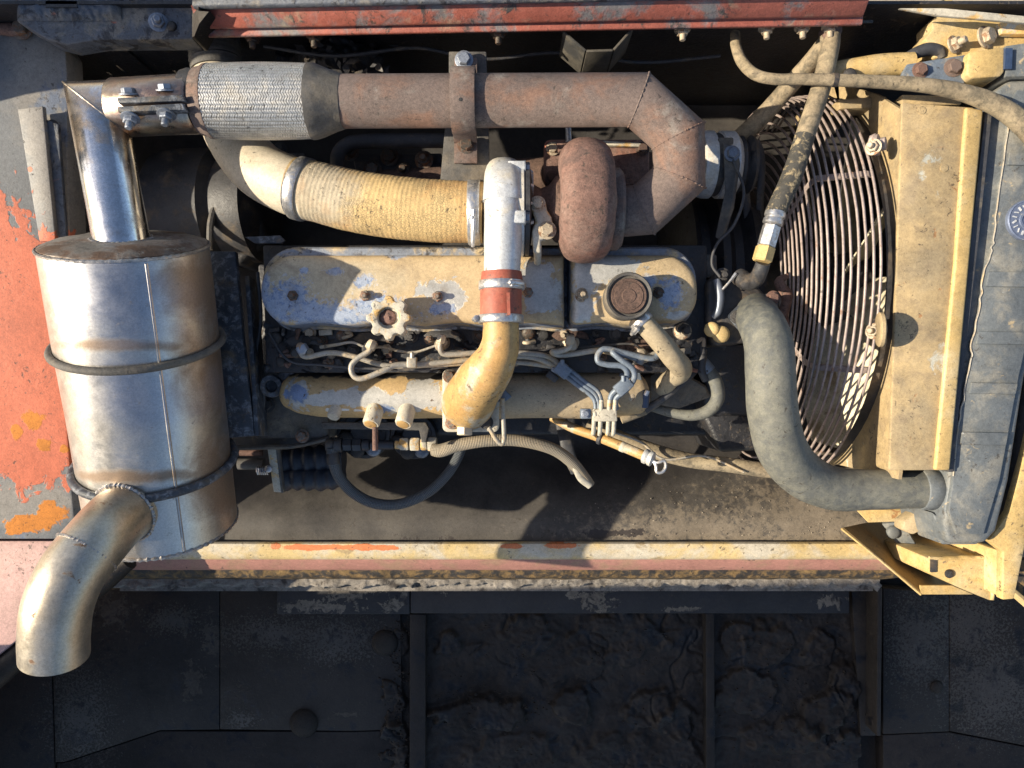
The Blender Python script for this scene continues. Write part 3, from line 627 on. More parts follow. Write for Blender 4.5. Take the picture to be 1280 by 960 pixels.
def cover(x0, x1, rad, mat='valve_paint'):
    def ring(ins, h, y0=303, y1=408):
        ol = rrect(x0 + ins, y0 + ins, x1 - ins, y1 - ins, tuple(max(1.2, r - ins) for r in rad), 0, 10); out = []
        for i in range(len(ol)):                 # dense outline with a gently wavy lower edge
            a, c = ol[i], ol[(i + 1) % len(ol)]; m = 40 if i % 11 == 10 else 1
            for q in range(m): out.append(a.lerp(c, q / m))
        for p in out:
            p.z = h
            if p.y < 100: p.y += 1.8 * math.sin(p.x * .07) * min(1, (100 - p.y) / 14)
        return out
    o = MB().rings([ring(-2, -52), ring(-2, -44), ring(1, -43), ring(2.5, -18), ring(4, -13), ring(6, -11), ring(20, -11)]).build('valve_cover', 'cover_edge', en, ang=35)
    c = MB().rings([ring(i_, h, 314, 408) for i_, h in ((3.5, -14), (4, -8), (5.5, -4.5), (8, -2.2), (12, -.8), (18, 0), (24, .4))]).jitter(.5, .02).build('crown', mat, o, ang=50)
    return o
cl = cover(320, 709, (48, 3, 3, 44)); cr = cover(711, 877, (10, 46, 40, 12))
for p, m in (((367, 370), 'bolt'), ((457, 370), 'bolt'), ((547, 371), 'bolt'), ((660, 366), 'bolt')): bolt(cl, *p, -1, 6.5, m, 'stud')
for p in ((728, 369), (822, 367)): bolt(cr, *p, -1, 6.5, 'bolt_pale' if p[0] < 800 else 'bolt', 'stud')
b = MB().prism([(306, 296, -30), (350, 294, -30), (356, 300, -30), (352, 304, -30), (318, 304, -30)], 6); b.build('tab', 'bracket_blue', en, bevel=1)

MB().prism([(345, 440, -215), (925, 440, -215), (925, 520, -215), (900, 545, -215), (345, 545, -215)], 118).build('shadow_block', 'greasy', en, bevel=8, bseg=3)  # dark block added over floor that lies in shadow
# flywheel housing, dim behind
b = MB().lathe(W(250, 262, -240), (1, 0, .1), [(20, -70), (70, -66), (88, -50), (92, -20), (92, 40), (80, 52), (84, 60), (84, 100), (60, 110)], 48, None); b.build('flywheel_housing', 'iron', en)
b = MB().prism([(196, 205, -200), (305, 208, -200), (335, 300, -200), (300, 330, -200), (212, 300, -200), (216, 250, -200)], 90).jitter(4, .02); b.build('bell_housing', 'iron', en, bevel=8, bseg=3)
b = MB().tube([(292, 214, -170, 4), (276, 240, -160, 4.5), (264, 275, -155, 4.5), (262, 312, -150, 4)], 8, 6); b.build('housing_seam', 'iron_dust', en)

# nuts, studs and rocker oil clips along the head
for (px, py, r) in ((345, 423, 8), (366, 432, 9), (384, 424, 8), (402, 426, 7), (428, 420, 8), (450, 426, 6), (487, 425, 5), (471, 444, 7), (514, 420, 8), (537, 424, 6), (574, 424, 6), (600, 420, 9), (428, 439, 9), (680, 419, 7), (661, 416, 9), (770, 417, 8), (853, 413, 11), (752, 446, 6), (836, 445, 8), (640, 447, 6), (579, 443, 7), (395, 457, 7), (352, 452, 7), (705, 412, 6)):
    bolt(en, px, py, -49 + random.uniform(-3, 3), r * .8, random.choice(['iron', 'bolt', 'greasy', 'bolt']), random.choice(['hex', 'stud', 'round']), axis=(random.uniform(-.15, .15), random.uniform(-.4, 0), 1), name='head_nut')
bolt(en, 853, 414, -44, 9, 'bolt_pale', 'round', name='head_nut'); bolt(en, 797, 446, -42, 7, 'bolt_pale', 'round', name='head_nut')

rc = random.Random(11)
for i in range(46):
    px = rc.choice([rc.uniform(336, 590), rc.uniform(650, 876)]); py = rc.uniform(411, 462); h = -52 + rc.uniform(0, 8); m = rc.choice(['iron', 'rust_dark', 'bolt_pale', 'pale_paint', 'iron_dust', 'rust_red', 'iron'])
    if i % 3 == 0: MB().box(W(px, py, h), rc.uniform(7, 18), rc.uniform(4, 9), rc.uniform(5, 9), rc.uniform(-.6, .6)).jitter(.8, .2).build('bracket', m, en, bevel=.9)
    elif i % 3 == 1: MB().tube([(px, py, h, 2.4), (px + rc.uniform(-10, 10), py + rc.uniform(-4, 6), h + 6, 2.2), (px + rc.uniform(-18, 18), py + rc.uniform(0, 10), h + 2, 2.4)], 8, 4).build('oil_line', m if m != 'pale_paint' else 'pipe_line', en)
    else: bolt(en, px, py, h, rc.uniform(3.5, 6), rc.choice(['bolt', 'bolt_pale', 'iron']), rc.choice(['hex', 'stud']), axis=(rc.uniform(-.3, .3), rc.uniform(-.5, .1), 1), name='head_nut')
# injectors with their bridge clamps
for i, (px, py) in enumerate(((379, 434), (465, 430), (553, 426), (713, 426), (800, 440))):
    ij = MB().lathe(W(px, py, -62), (0, -.25, 1), [(11, 0), (11, 12), (8, 14), (8, 30), (6, 33), (6, 40), (4, 42)], 16).build('injector', 'iron' if i < 2 else 'bolt_pale', en)
    ol = [W(px - 24, py - 6, -44), W(px - 16, py - 14, -44), W(px + 8, py - 16, -44), W(px + 22, py - 9, -44), W(px + 24, py - 2, -44), W(px + 8, py - 4, -44), W(px - 14, py, -44)]
    MB().slab(ol[::-1], 7).jitter(1, .1).build('clamp_bridge', 'iron' if i < 3 else 'rust_dark', ij, bevel=1.5)
    MB().lathe(W(px, py + 1, -24), (0, -.25, 1), [(7.5, 0), (7.5, 9), (5, 11)], 6).build('union_nut', 'bolt_blue' if i == 0 else 'bolt_pale', ij)

# lifting eye
le = MB().lathe(W(340, 482, -86), (.1, -.2, 1), [(15, 0), (16, 3), (14.5, 6), (8.5, 6), (7.5, 3), (8.5, 0)], 28).build('lifting_eye', 'bracket_blue', en)
MB().slab([W(346, 470, -80), W(358, 478, -80), W(384, 446, -70), W(372, 440, -70)], 7).build('shank', 'bracket_blue', le, bevel=1.5)
# side face of the block that shows at the left end, with its bolts
MB().prism([(322, 455, -120), (360, 455, -120), (375, 500, -130), (410, 520, -135), (410, 548, -150), (318, 548, -150)], 60).build('end_plate', 'iron_dust', en, bevel=3)
bolt(en, 334, 506, -128, 7, 'iron', name='bolt'); bolt(en, 378, 545, -140, 6, 'bolt', name='bolt')

# intake manifold
def mrf(L, a): return .02 * math.sin(L * .05) + .01 * fb((L, a * 9, 0), .05)
mp = [(359, 486, -92, 16), (366, 488, -90, 23), (385, 491, -88, 27), (430, 494, -86, 28.5), (560, 494, -86, 29), (700, 493, -86, 30), (770, 492, -86, 30), (795, 491, -86, 28), (803, 490, -88, 20)]
im = MB().tube(mp, 36, 8, rf=mrf).build('intake_manifold', 'manifold_paint', en, ang=60)
for (x0, x1) in ((405, 440), (440, 478), (478, 519)):    # cast pads along the lower side
    MB().prism([(x0 + 1, 499, -58), (x1 - 2, 498, -58), (x1 - 2, 514, -62), (x0 + 1, 515, -62)], 30).jitter(.8, .06).build('cast_pad', 'alu', im, bevel=2.5)
for px, py, h, s in ((420, 519, -52, 0), (468, 524, -48, 1), (508, 524, -48, 1)):
    bs_ = MB().lathe(W(px, py - 8, h - 12), (-.15, -.8, .6), [(11, -22), (11.5, 0), (11.5, 16), (10, 19)] if s else [(8.5, -20), (8.5, 12), (7.5, 14)], 20).build('boss', 'pale_paint', im)
    if s: MB().lathe(W(px, py - 8, h - 12) + Vector((-3, -13, 10)), (-.15, -.8, .6), [(9, 0), (8, 3), (3, 4)], 14).build('boss_face', 'yellow_paint', bs_)
MB().tube([(469, 534, -40, 3.6), (469, 563, -40, 3.6)], 10, 2).build('stud', 'rust_red', im)
MB().prism([(401, 528, -105), (532, 528, -105), (536, 536, -105), (532, 553, -105), (527, 553, -105), (524, 538, -105), (404, 536, -105)], 12).build('bracket_bar', 'iron_dust', im, bevel=1)
# end flange with an eye at the right
MB().prism([(776, 463, -64), (800, 464, -62), (804, 480, -62), (796, 502, -62), (778, 512, -62), (768, 500, -62), (770, 480, -62)], 10).build('end_flange', 'pipe_blue', im, bevel=2); bolt(im, 788, 495, -60, 6, 'bolt_pale', 'round')

# thermostat housing and front of the engine
th = MB().prism([(884, 352, -40), (900, 338, -40), (936, 346, -40), (962, 372, -40), (968, 400, -40), (940, 428, -40), (894, 432, -40), (884, 405, -40)], 90).jitter(1.5, .05).build('thermostat_housing', 'iron', en, bevel=6, bseg=3)
MB().prism([(912, 394, -22), (930, 376, -22), (962, 366, -20), (974, 376, -18), (972, 394, -20), (940, 412, -22), (928, 414, -24)], 16).build('outlet_flange', 'bracket_blue', th, bevel=3)
bolt(th, 921, 396, -20, 6, 'iron'); bolt(th, 966, 372, -16, 6, 'rust_red'); bolt(th, 890, 412, -32, 8, 'frame_yellow', 'round', axis=(-.5, 0, 1)); bolt(th, 901, 418, -33, 9, 'frame_yellow', 'round')
bolt(th, 903, 345, -34, 7, 'iron', 'stud')
MB().tube([(896, 350, -30, 5), (900, 368, -26, 5.5), (898, 388, -28, 5), (892, 396, -34, 4)], 10, 5).build('elbow_pipe', 'bolt_blue', th)
MB().tube([(903, 362, -20, 1.6), (912, 352, -18, 1.6), (920, 342, -18, 2.6)], 6, 3).build('cable_end', 'zinc', th)
MB().prism([(880, 318, -60), (896, 318, -60), (897, 345, -60), (882, 348, -60)], 60).build('timing_cover', 'iron_dust', en, bevel=2)
MB().prism([(880, 430, -110), (960, 430, -130), (960, 520, -170), (880, 520, -170)], 120).build('front_cover', 'greasy', en, bevel=6)
MB().prism([(876, 515, -180), (975, 515, -180), (975, 562, -180), (900, 566, -180)], 140).build('dark_gap_block', 'greasy', en, bevel=8, bseg=3)  # dark block added to blacken the gap by the coolant hose
MB().lathe(Vector((352, 149, -257)), (1, 0, 0), [(40, -110), (150, -106), (170, -98), (150, -86), (150, -74), (170, -62), (170, -52), (150, -40), (150, -28), (170, -16), (168, -4), (60, 0), (50, 76), (20, 80)], 64).build('fan_pulley', 'greasy', en)
MB().tube([(985, 345, -60, 3), (974, 352, -60, 6), (984, 372, -62, 7), (978, 395, -70, 6), (986, 408, -80, 5)], 10, 4).jitter(2, .08).build('pump_bracket', 'rust_red', en)
MB().tube([(874, 420, -60, 5), (878, 440, -55, 5), (877, 462, -55, 5.5), (882, 475, -60, 5)], 10, 5).build('breather_line', 'rubber_black', en)
MB().prism([(812, 470, -110), (846, 452, -100), (862, 470, -110), (884, 482, -130), (890, 495, -140), (850, 510, -140), (815, 505, -130)], 60).jitter(3, .04).build('pump_bracket', 'iron_dust', en, bevel=4)

# injection pump and filter heads under the manifold
for (px, py, r) in ((455, 540, 42), (517, 545, 36)):
    ph = MB().lathe(W(px, py, -210), (0, -.15, 1), [(r, -60), (r, 0), (r - 2, 4), (r - 7, 4), (r - 9, -3), (r * .5, -4), (r * .45, 6), (4, 6)], 40).build('pump_head', 'iron', en)
    for k in range(3):
        a = R(200 + 50 * k); bolt(ph, px + r * .58 * math.cos(a), py - r * .58 * math.sin(a), -206, 8, 'iron' if k != 2 else 'bolt_blue', 'round')

# oil filler cap
oc = thing('oil_filler_cap', 'pale star shaped oil filler cap with a rusty recessed centre, on the left valve cover', 'filler cap', (485, 397, -5))
star = []
for i in range(96):
    a = 2 * math.pi * i / 96 + .2; rr = 24.2 + 2.7 * (1 if math.cos(8 * a) > 0 else -1) * min(1, abs(math.cos(8 * a)) * 1.6); star.append((rr, a))
def star_ring(s, h, in_=0): return [W(485, 397, 34) + Vector(((r - in_) * s * math.cos(a), (r - in_) * s * math.sin(a), h)) for r, a in star]
def circ(r, h): return [W(485, 397, 34) + Vector((r * math.cos(a), r * math.sin(a), h)) for _, a in star]
MB().rings([star_ring(.96, -22), star_ring(1, -19), star_ring(1, -3), star_ring(.95, 0), circ(16, 1), circ(13.5, 0), circ(12, -8), circ(3, -9)]).build('knob', 'pale_paint', oc, ang=35)
MB().lathe(W(485, 397, 24), (0, 0, 1), [(11.5, 0), (9, 4), (4, 5), (1, 5)], 20).jitter(2.2, .25).build('rusty_core', 'rust_red', oc)
MB().lathe(W(485, 397, -4), (0, 0, 1), [(15, 0), (15, 20)], 24).build('neck', 'iron', oc)

# crankcase breather with hose
br = thing('crankcase_breather', 'round rusty breather can on the right valve cover', 'breather', (780, 375, -5))
c0 = W(780, 374, 0)
MB().lathe(c0, (0.02, 0, 1), [(27, -4), (27, 22), (28.5, 25), (29, 34), (27.5, 37), (25, 36), (24, 33), (22, 32.5), (21, 34.5), (14, 34), (6, 34.5), (5, 36), (2, 36)], 44).build('can', 'iron_dust', br)
MB().lathe(c0 + Vector((.7, 0, 36)), (0, 0, 1), [(22, -4), (21, .6), (17.5, .4), (17, 1.2), (9, .8), (8, 1.6), (1, 1.4)], 40).build('lid', 'rust_dark', br)
MB().tube([(794, 396, 8, 13), (806, 404, 6, 12)], 18, 2).build('spigot', 'iron', br)
bh = thing('breather_hose', 'cracked tan rubber hose curving down from the breather can', 'hose', (830, 440, -20))
ho = MB().tube([(799, 399, 8, 12.5), (812, 412, 10, 13), (828, 430, 8, 13.5), (842, 448, 0, 13.5), (851, 458, -14, 13.5), (850, 466, -36, 13), (838, 474, -60, 12), (828, 486, -80, 12)], 22, 7).build('hose', 'hose_cracked', bh, ang=60)
clamp(bh, W(802, 402, 8), W(812, 412, 10) - W(799, 399, 8), 14, 10, 'zinc', (-.5, -.6, .5))

# yellow charge air elbow onto the manifold
ca = thing('charge_air_elbow', 'yellow charge air elbow bolted to the intake manifold', 'elbow pipe', (590, 500, -60))
MB().tube([(626, 398, 44, 22), (626, 420, 42, 22.5), (623, 440, 36, 25), (612, 462, 26, 29), (598, 481, 6, 32), (588, 497, -20, 33), (585, 505, -52, 33)], 32, 8, rf=lambda L, a: .012 * math.sin(L * .1)).build('elbow', 'yellow_paint', ca, ang=60)
b = MB(); b.dome(rrect(553, 462, 624, 540, (7, 7, 7, 7), -46), [(0, -60), (0, -47), (1.5, -45.5), (4, -45)]); b.build('flange', 'pale_paint', ca, ang=40)
for px, py in ((562, 470), (565, 528), (608, 528), (610, 472)): bolt(ca, px, py, -44, 6, 'bolt' if px < 600 else 'iron', 'hex')
MB().lathe(W(581, 528, -40), (0, -1, .1), [(11, -12), (11, 6), (8, 6.5)], 20).build('drain_boss', 'yellow_paint', ca); MB().lathe(W(581, 528, -40), (0, -1, .1), [(11, 6), (11, 16), (9, 17)], 6).build('drain_plug', 'bolt_pale', ca)
MB().tube([(610, 452, 46, 2), (600, 480, 26, 2.4), (588, 512, -10, 2.4), (584, 522, -34, 2)], 6, 6).build('casting_seam', 'pale_paint', ca)
MB().prism([(622, 488, -30), (630, 486, -30), (640, 496, -30), (630, 503, -30), (622, 502, -30)], 30).build('side_lug', 'pipe_blue', ca, bevel=1.5)
# red coupling hose
rh = thing('coupling_hose', 'red silicone coupling hose with two steel clamps between turbocharger and yellow elbow', 'hose', (626, 376, 40))
MB().tube([(627, 340, 42, 25), (627, 350, 42, 26), (626, 372, 43, 26), (626, 394, 44, 26), (626, 404, 44, 25)], 32, 5, rf=lambda L, a: .015 * fb((L, a * 20, 0), .06)).build('sleeve', 'silicone', rh, ang=60)
MB().slab([W(633, 366, 70), W(637, 366, 70), W(638, 394, 71), W(634, 394, 71)], 2).build('sleeve_seam', 'silicone', rh)
clamp(rh, W(627, 357, 42), (0, -1, 0), 26.5, 11, 'zinc', (.55, 0, .85)); clamp(rh, W(626, 399, 44), (0, -1, 0), 26.5, 10, 'zinc', (-1, 0, .2))

# ------------------------------------------------------------------ turbocharger
tc = thing('turbocharger', 'turbocharger with pale aluminium compressor and rust red turbine housing', 'turbocharger', (690, 265, -40))
def scroll(cx, cy, h, xr, R0, r0, r1, a0, a1, seg=24, n=48, sx=1.0):
    """spiral housing round an axis along x"""
    c = W(cx, cy, h); rings = []
    for i in range(n + 1):
        t = i / n; a = a0 + (a1 - a0) * t; r = r0 + (r1 - r0) * t; rad = Vector((0, math.cos(a), math.sin(a)))
        o = c + rad * (R0)
        sq = lambda v: math.copysign(abs(v) ** .78, v)
        rings.append([o + rad * (sq(math.cos(2 * math.pi * j / seg)) * r) + Vector((sq(math.sin(2 * math.pi * j / seg)) * r * sx, 0, 0)) for j in range(seg)])
    return MB().rings(rings)
cx_ = 630
comp = scroll(cx_, 262, 5, 0, 40, 17, 25, R(-170), R(90), sx=1.0).build('compressor_housing', 'alu', tc, ang=60)
MB().tube([(630, 236, 46, 23.5), (630, 262, 47, 24.5), (629, 295, 46, 24), (628, 325, 44, 23), (627, 352, 43, 22)], 28, 6).build('outlet_neck', 'alu', comp, ang=60)
MB().lathe(W(cx_, 262, 5), (1, 0, 0), [(30, -26), (42, -22), (46, -6), (52, 10), (58, 16), (58, 24), (54, 26), (20, 27)], 48).build('backplate', 'alu', comp)
MB().lathe(W(cx_, 262, 5), (1, 0, 0), [(57, 26), (57, 31), (40, 34), (20, 36)], 48).build('seal_plate', 'iron', comp)
for py, hh in ((210, 46), (272, 64)):
    q = W(646, py, hh - 4); MB().box(q, 22, 15, 12).build('clamp_lug', 'alu', comp, bevel=2); bolt(comp, 656, py, hh - 4, 6.5, 'bolt_blue', 'hex', axis=(1, 0, 0))
for i in range(6):
    a = R(-20 + 28 * i); MB().slab([W(cx_, 262, 5) + Vector((22, math.cos(a) * 30, math.sin(a) * 30)), W(cx_, 262, 5) + Vector((22, math.cos(a) * 56, math.sin(a) * 56)), W(cx_, 262, 5) + Vector((36, math.cos(a) * 46, math.sin(a) * 46)), W(cx_, 262, 5) + Vector((36, math.cos(a) * 30, math.sin(a) * 30))], 3).build('rib', 'alu', comp)
MB().lathe(W(676, 262, 5), (1, 0, 0), [(26, -24), (32, -18), (30, -8), (26, 0), (30, 10), (40, 18), (42, 28)], 36).jitter(1.5, .05).build('bearing_housing', 'rust_dark', tc)
ar = MB(); ar.prism([(664, 250, 46), (672, 246, 46), (682, 251, 46), (684, 262, 46), (690, 272, 46), (692, 290, 46), (684, 298, 46), (676, 300, 46), (677, 316, 46), (667, 316, 46), (665, 288, 46), (670, 276, 46), (664, 262, 46)], 14)
arm = ar.build('oil_flange', 'pale_paint', tc, bevel=3, bseg=3); bolt(arm, 672, 255, 46, 7, 'bolt_pale', 'hex'); bolt(arm, 684, 288, 46, 8, 'bolt_pale', 'hex')
MB().tube([(672, 305, 40, 5), (672, 318, 26, 5), (672, 328, 6, 4.5)], 10, 4).build('oil_pipe', 'pale_paint', tc)
tb2 = scroll(731, 252, 26, 0, 43, 31, 32, R(-178), R(182), sx=1.02, seg=30, n=60).jitter(1.4, .05).build('turbine_housing', 'rust_red', tc, ang=60)
MB().lathe(W(731, 252, 26), (1, 0, 0), [(20, -26), (58, -25), (66, -8), (66, 8), (58, 25), (20, 26)], 44).build('turbine_hub', 'rust_red', tb2)
MB().lathe(W(768, 262, 12), (1, 0, 0), [(20, -12), (48, -10), (50, -4), (50, 4), (46, 8), (30, 9)], 40).build('outlet_flange', 'rust_pipe', tb2)
fp = MB(); fp.dome(rrect(680, 174, 812, 232, (9, 9, 9, 9), -30), [(0, -44), (0, -32), (2, -30)]); fpo = fp.build('mounting_flange', 'rust_red', tc, ang=40)
bolt(fpo, 691, 186, -28, 6, 'bolt_pale', 'hex'); bolt(fpo, 690, 222, -28, 6, 'rust_dark', 'hex'); bolt(fpo, 803, 186, -28, 6, 'rust_dark', 'hex')
MB().tube([(710, 150, -18, 4), (711, 178, -18, 4)], 10, 2).build('stud', 'zinc', fpo)
MB().prism([(696, 178, -20), (746, 176, -20), (750, 186, -20), (698, 190, -20)], 10).jitter(1.5, .08).build('gasket_edge', 'rust_red', fpo, bevel=1); MB().prism([(752, 176, -22), (800, 178, -22), (806, 184, -22), (756, 182, -22)], 8).jitter(1.5, .08).build('gasket_edge', 'pale_paint', fpo, bevel=1)
# exhaust manifold behind, in the dark
em = thing('exhaust_manifold', 'dark rusty exhaust manifold tucked behind the turbocharger', 'manifold', (700, 215, -90))
MB().tube([(440, 236, -110, 22), (560, 232, -110, 24), (700, 222, -100, 27), (790, 214, -90, 26), (850, 232, -110, 24)], 20, 6).jitter(2, .04).build('log', 'rust_dark', em)
for px in (470, 560, 660, 780): MB().tube([(px, 236, -110, 17), (px + 4, 290, -120, 17)], 16, 2).build('runner', 'rust_dark', em)

# ------------------------------------------------------------------ exhaust pipe with flexible section
ex = thing('exhaust_pipe', 'rusty brown exhaust pipe with mitred elbow and braided steel flexible joint', 'exhaust pipe', (620, 127, 20))
b = MB().miter([(404, 127, 56), (798, 125, 56), (848, 170, 53), (849, 222, 45), (806, 262, 28), (764, 266, 16)], 30.5, 40)
mr = b.mr; xp = b.build('pipe', 'rust_pipe', ex, ang=50)
for i in (1, 2, 3, 4): weld_ring(xp, [p for p in mr[i]], .9, 'rust_pipe', .9)
fc, fa = W(262, 127, 56), Vector((1, 0, 0)); FL = 131 * kk(56); FR = 41.5
MB().lathe(fc, fa, [(31, -18), (34, -14), (37, -4), (38, -1), (38, 4), (38.5, 5), (38.5, FL - 3), (37, FL), (37, FL + 14), (33, FL + 24), (31, FL + 32)], 48).jitter(.6, .05).build('bellows_liner', 'iron', ex)
# braid: herringbone of flat strands, neighbouring rows slanting opposite ways
strands = MB(); NR, NA = 56, 42
for k in range(NR):
    for i in range(-1, NA + 1):
        rings = []
        for q in range(5):
            t = q / 4; a = 2 * math.pi * (k + t * 1.12 - .06) / NR; sl_t = t if k % 2 else 1 - t
            x = (i + sl_t * .95) / NA * FL; wd = .49 * FL / NA
            x += .3 * fb((k * 7, i * 3, 0), .3)
            if x < 2 or x > FL - 2: x = min(max(x, 2), FL - 2)
            rr = FR * (1 + .035 * math.sin(math.pi * x / FL)) + .6 * math.sin(math.pi * t) - .3
            e = Vector((0, math.cos(a), math.sin(a))); c = fc + fa * x + e * rr
            rings.append([c - fa * wd - e * 1.1, c - fa * wd * .7 + e * .2, c + fa * wd * .7 + e * .2, c + fa * wd - e * 1.1])
        strands.rings(rings, False, False, closed=False)
so_ = strands.build('steel_braid', 'braid_steel', ex, ang=30); so_['kind'] = 'stuff'
MB().lathe(fc, fa, [(38, FL - 5), (43, FL - 4), (42.5, FL + 2), (40, FL + 10), (37, FL + 17), (33.5, FL + 26), (31, FL + 34)], 44).jitter(1.6, .07).build('end_collar', 'iron_dust', ex)
MB().lathe(fc, fa, [(33, -14), (38, -12), (40, -4), (42, -1), (42.5, 3), (40, 5)], 44).build('end_collar', 'rust_pipe', ex)
MB().lathe(fc, fa, [(32.5, -27), (36, -26), (37, -20), (36, -12), (33, -10)], 40).jitter(1.5, .1).build('weld_collar', 'iron', ex)
# bracket and strap that carry the pipe
pb = thing('pipe_bracket', 'steel bracket with an arched strap bolted over the exhaust pipe', 'bracket', (585, 140, -10))
MB().prism([(561, 64, 14), (608, 64, 14), (609, 104, 14), (611, 160, 14), (612, 228, 14), (550, 228, 14), (556, 160, 14), (561, 104, 14)], 10).build('back_plate', 'iron_dust', pb, bevel=1.5)
pc = W(580, 126, 56); sr = []
for (dx, wy) in ((-14, 0), (14, 0)):
    pass
prof = [(46 + 18, 22)] + [(34 * math.cos(R(t)), 34 * math.sin(R(t))) for t in range(8, 173, 8)] + [(-46 - 18, 22)]
prof = [(64, -36), (40, -36), (36, -30)] + [(33.5 * math.cos(R(t)), 33.5 * math.sin(R(t))) for t in range(-20, 201, 10)] + [(-36, -30), (-40, -36), (-64, -36)]
rings = []
for (y, z) in prof:
    n = Vector((0, y, z)).normalized() if abs(y) < 39 else Vector((0, 0, 1)); p = pc + Vector((0, y, z))
    rings.append([p + Vector((-14, 0, 0)), p + Vector((14, 0, 0)), p + Vector((14, 0, 0)) + n * 4.5, p + Vector((-14, 0, 0)) + n * 4.5])
stp = MB().rings(rings).build('strap', 'rust_pipe', pb, bevel=.8, ang=40)
bolt(pb, 580, 75, 24, 8, 'bolt_blue'); bolt(pb, 583, 181, 24, 8, 'bolt'); bolt(stp, 576, 124, 91, 2.4, 'greasy', 'round')

# ------------------------------------------------------------------ muffler
mu = thing('muffler', 'large shiny steel muffler cylinder with mitred inlet pipe and round curved tailpipe', 'muffler', (175, 500, -260))
A, B = Vector((-453, 161, 60)), Vector((-464, -185, -65)); AX = (B - A); ML = AX.length; AX.normalize(); MR = 92
sh = MB().lathe(A, AX, [(MR - 6, 1), (MR - 1, 0), (MR, 3), (MR + .5, 100), (MR - .3, 200), (MR + .4, 300), (MR, ML - 2), (MR - 2, ML), (60, ML + 3), (20, ML + 3)], 96).jitter(1.1, .014).build('shell', 'steel', mu, ang=40)
perp = Vector((0, 0, 1)); perp = (perp - AX * perp.dot(AX)).normalized(); sid = AX.cross(perp)
def mring(t, r): return [A + AX * t + (perp * math.cos(2 * math.pi * j / 72) + sid * math.sin(2 * math.pi * j / 72)) * r for j in range(72)]
MB().lathe(A, AX, [(12, -11), (50, -10), (80, -7), (90, -3), (MR - 1.5, 0), (MR - 8, 4)], 72).jitter(1.2, .05).build('end_cap', 'cap_steel', mu)
weld_ring(sh, mring(0, MR), 2.1, 'weld', .3); weld_ring(sh, mring(ML - 1, MR), 2.2)
# rolled lock seam along the shell
a_s = 0.0
def onshell(t, ang, r=MR): return A + AX * t + (perp * math.cos(ang) + Vector((1, 0, 0)).cross(Vector((0, 0, 0))) + (Vector((1, 0, 0)) - AX * AX.x).normalized() * math.sin(ang)) * r
MB().tube([(onshell(4, R(38), MR), 2), (onshell(ML / 2, R(38), MR), 2.2), (onshell(ML - 4, R(38), MR), 2)], 8, 8, raw=True).build('lock_seam', 'steel', sh)
for t, r_, tip in ((118, 4.6, 'strap'), (278, 5.4, 'strap')):
    pts = []
    for i in range(41):
        ang = R(-150 + 285 * i / 40); sag = t + 10 * math.sin(ang)
        pts.append((onshell(t + 4 * math.cos(ang * 1.0), ang, MR + 4), r_))
    MB().tube(pts, 10, 1, raw=True).build('strap', 'iron_dust' if t < 200 else 'bracket_blue', mu)
# inlet pipe: straight riser mitred into a level run
b = MB().miter([(155, 314, 62), (122, 136, 60), (262, 130, 56)], 31, 40); mr = b.mr
ip = b.build('inlet_pipe', 'chrome', mu, ang=50); weld_ring(ip, mr[1], 1.1, 'heat_steel', .3)
weld_ring(ip, [A - AX * 8 + Vector((-3, 0, 0)) + (perp * math.cos(2 * math.pi * j / 40) + sid * math.sin(2 * math.pi * j / 40)) * 33 for j in range(40)], 3.0)
# heat tinted sleeve with clamp plates
sl_ = MB().lathe(W(146, 135, 58), (1, .04, .04), [(32, 0), (33.2, 2), (33.6, 50), (34, 92), (32, 95)], 44).jitter(.8, .04).build('clamp_sleeve', 'heat_steel', mu)
for dy, dh in ((0, 0), (1, 0)):
    yy = 122 + dy * 11
    MB().slab([W(146, yy, 101), W(228, yy - 4, 101), W(231, yy + 4, 101), W(147, yy + 7, 101)][::-1], 14).build('clamp_plate', 'bracket_blue', sl_, bevel=1.2)
for px, py, up in ((161, 118, 1), (207, 113, 1), (163, 147, -1), (208, 143, -1)):
    bolt(sl_, px, py, 93, 8, 'bolt_blue', 'stud' if up < 0 else 'hex', axis=(0, up, .35))
# tailpipe
def tp(t): return None
tl = MB().tube([(172, 630, 14, 37), (148, 647, 56, 38), (121, 676, 92, 39), (91, 714, 114, 40), (73, 755, 120, 41), (68, 793, 114, 40.5), (68, 820, 107, 40)], 40, 8, caps=(True, False)).build('tailpipe', 'tail_steel', mu, ang=60)
MB().tube([(68, 820, 107, 37), (68, 793, 114, 37), (73, 755, 120, 37)], 32, 4, caps=(False, True)).build('tailpipe_bore', 'iron', tl)
c_ = W(108, 690, 101.5); dr_ = (W(91, 714, 114) - W(121, 676, 92)).normalized(); n_ = (Vector((0, 0, 1)) - dr_ * dr_.z).normalized(); m_ = dr_.cross(n_)
weld_ring(tl, [c_ + (n_ * math.cos(2 * math.pi * j / 48) + m_ * math.sin(2 * math.pi * j / 48)) * 35.2 for j in range(48)], 1.7)
wc = W(154, 642, 44); dr_ = (W(121, 676, 92) - W(172, 630, 14)).normalized(); n_ = (Vector((0, 0, 1)) - dr_ * dr_.z).normalized(); m_ = dr_.cross(n_)
weld_ring(tl, [wc + (n_ * math.cos(2 * math.pi * j / 48) + m_ * math.sin(2 * math.pi * j / 48)) * 37.5 for j in range(48)], 2.6)
# bracket plate between muffler and engine
mb_ = thing('muffler_bracket', 'dark mottled steel bracket plate between muffler and engine', 'bracket', (292, 430, -200))
MB().prism([(262, 314, -60), (294, 314, -60), (304, 430, -64), (318, 545, -70), (280, 548, -70), (268, 420, -64)], 12).build('plate', 'bracket_blue', mb_, bevel=1.5)
MB().slab([W(306, 345, -70), W(318, 352, -110), W(330, 545, -140), W(318, 545, -70)], 6).build('side_leg', 'bracket_blue', mb_, bevel=1)

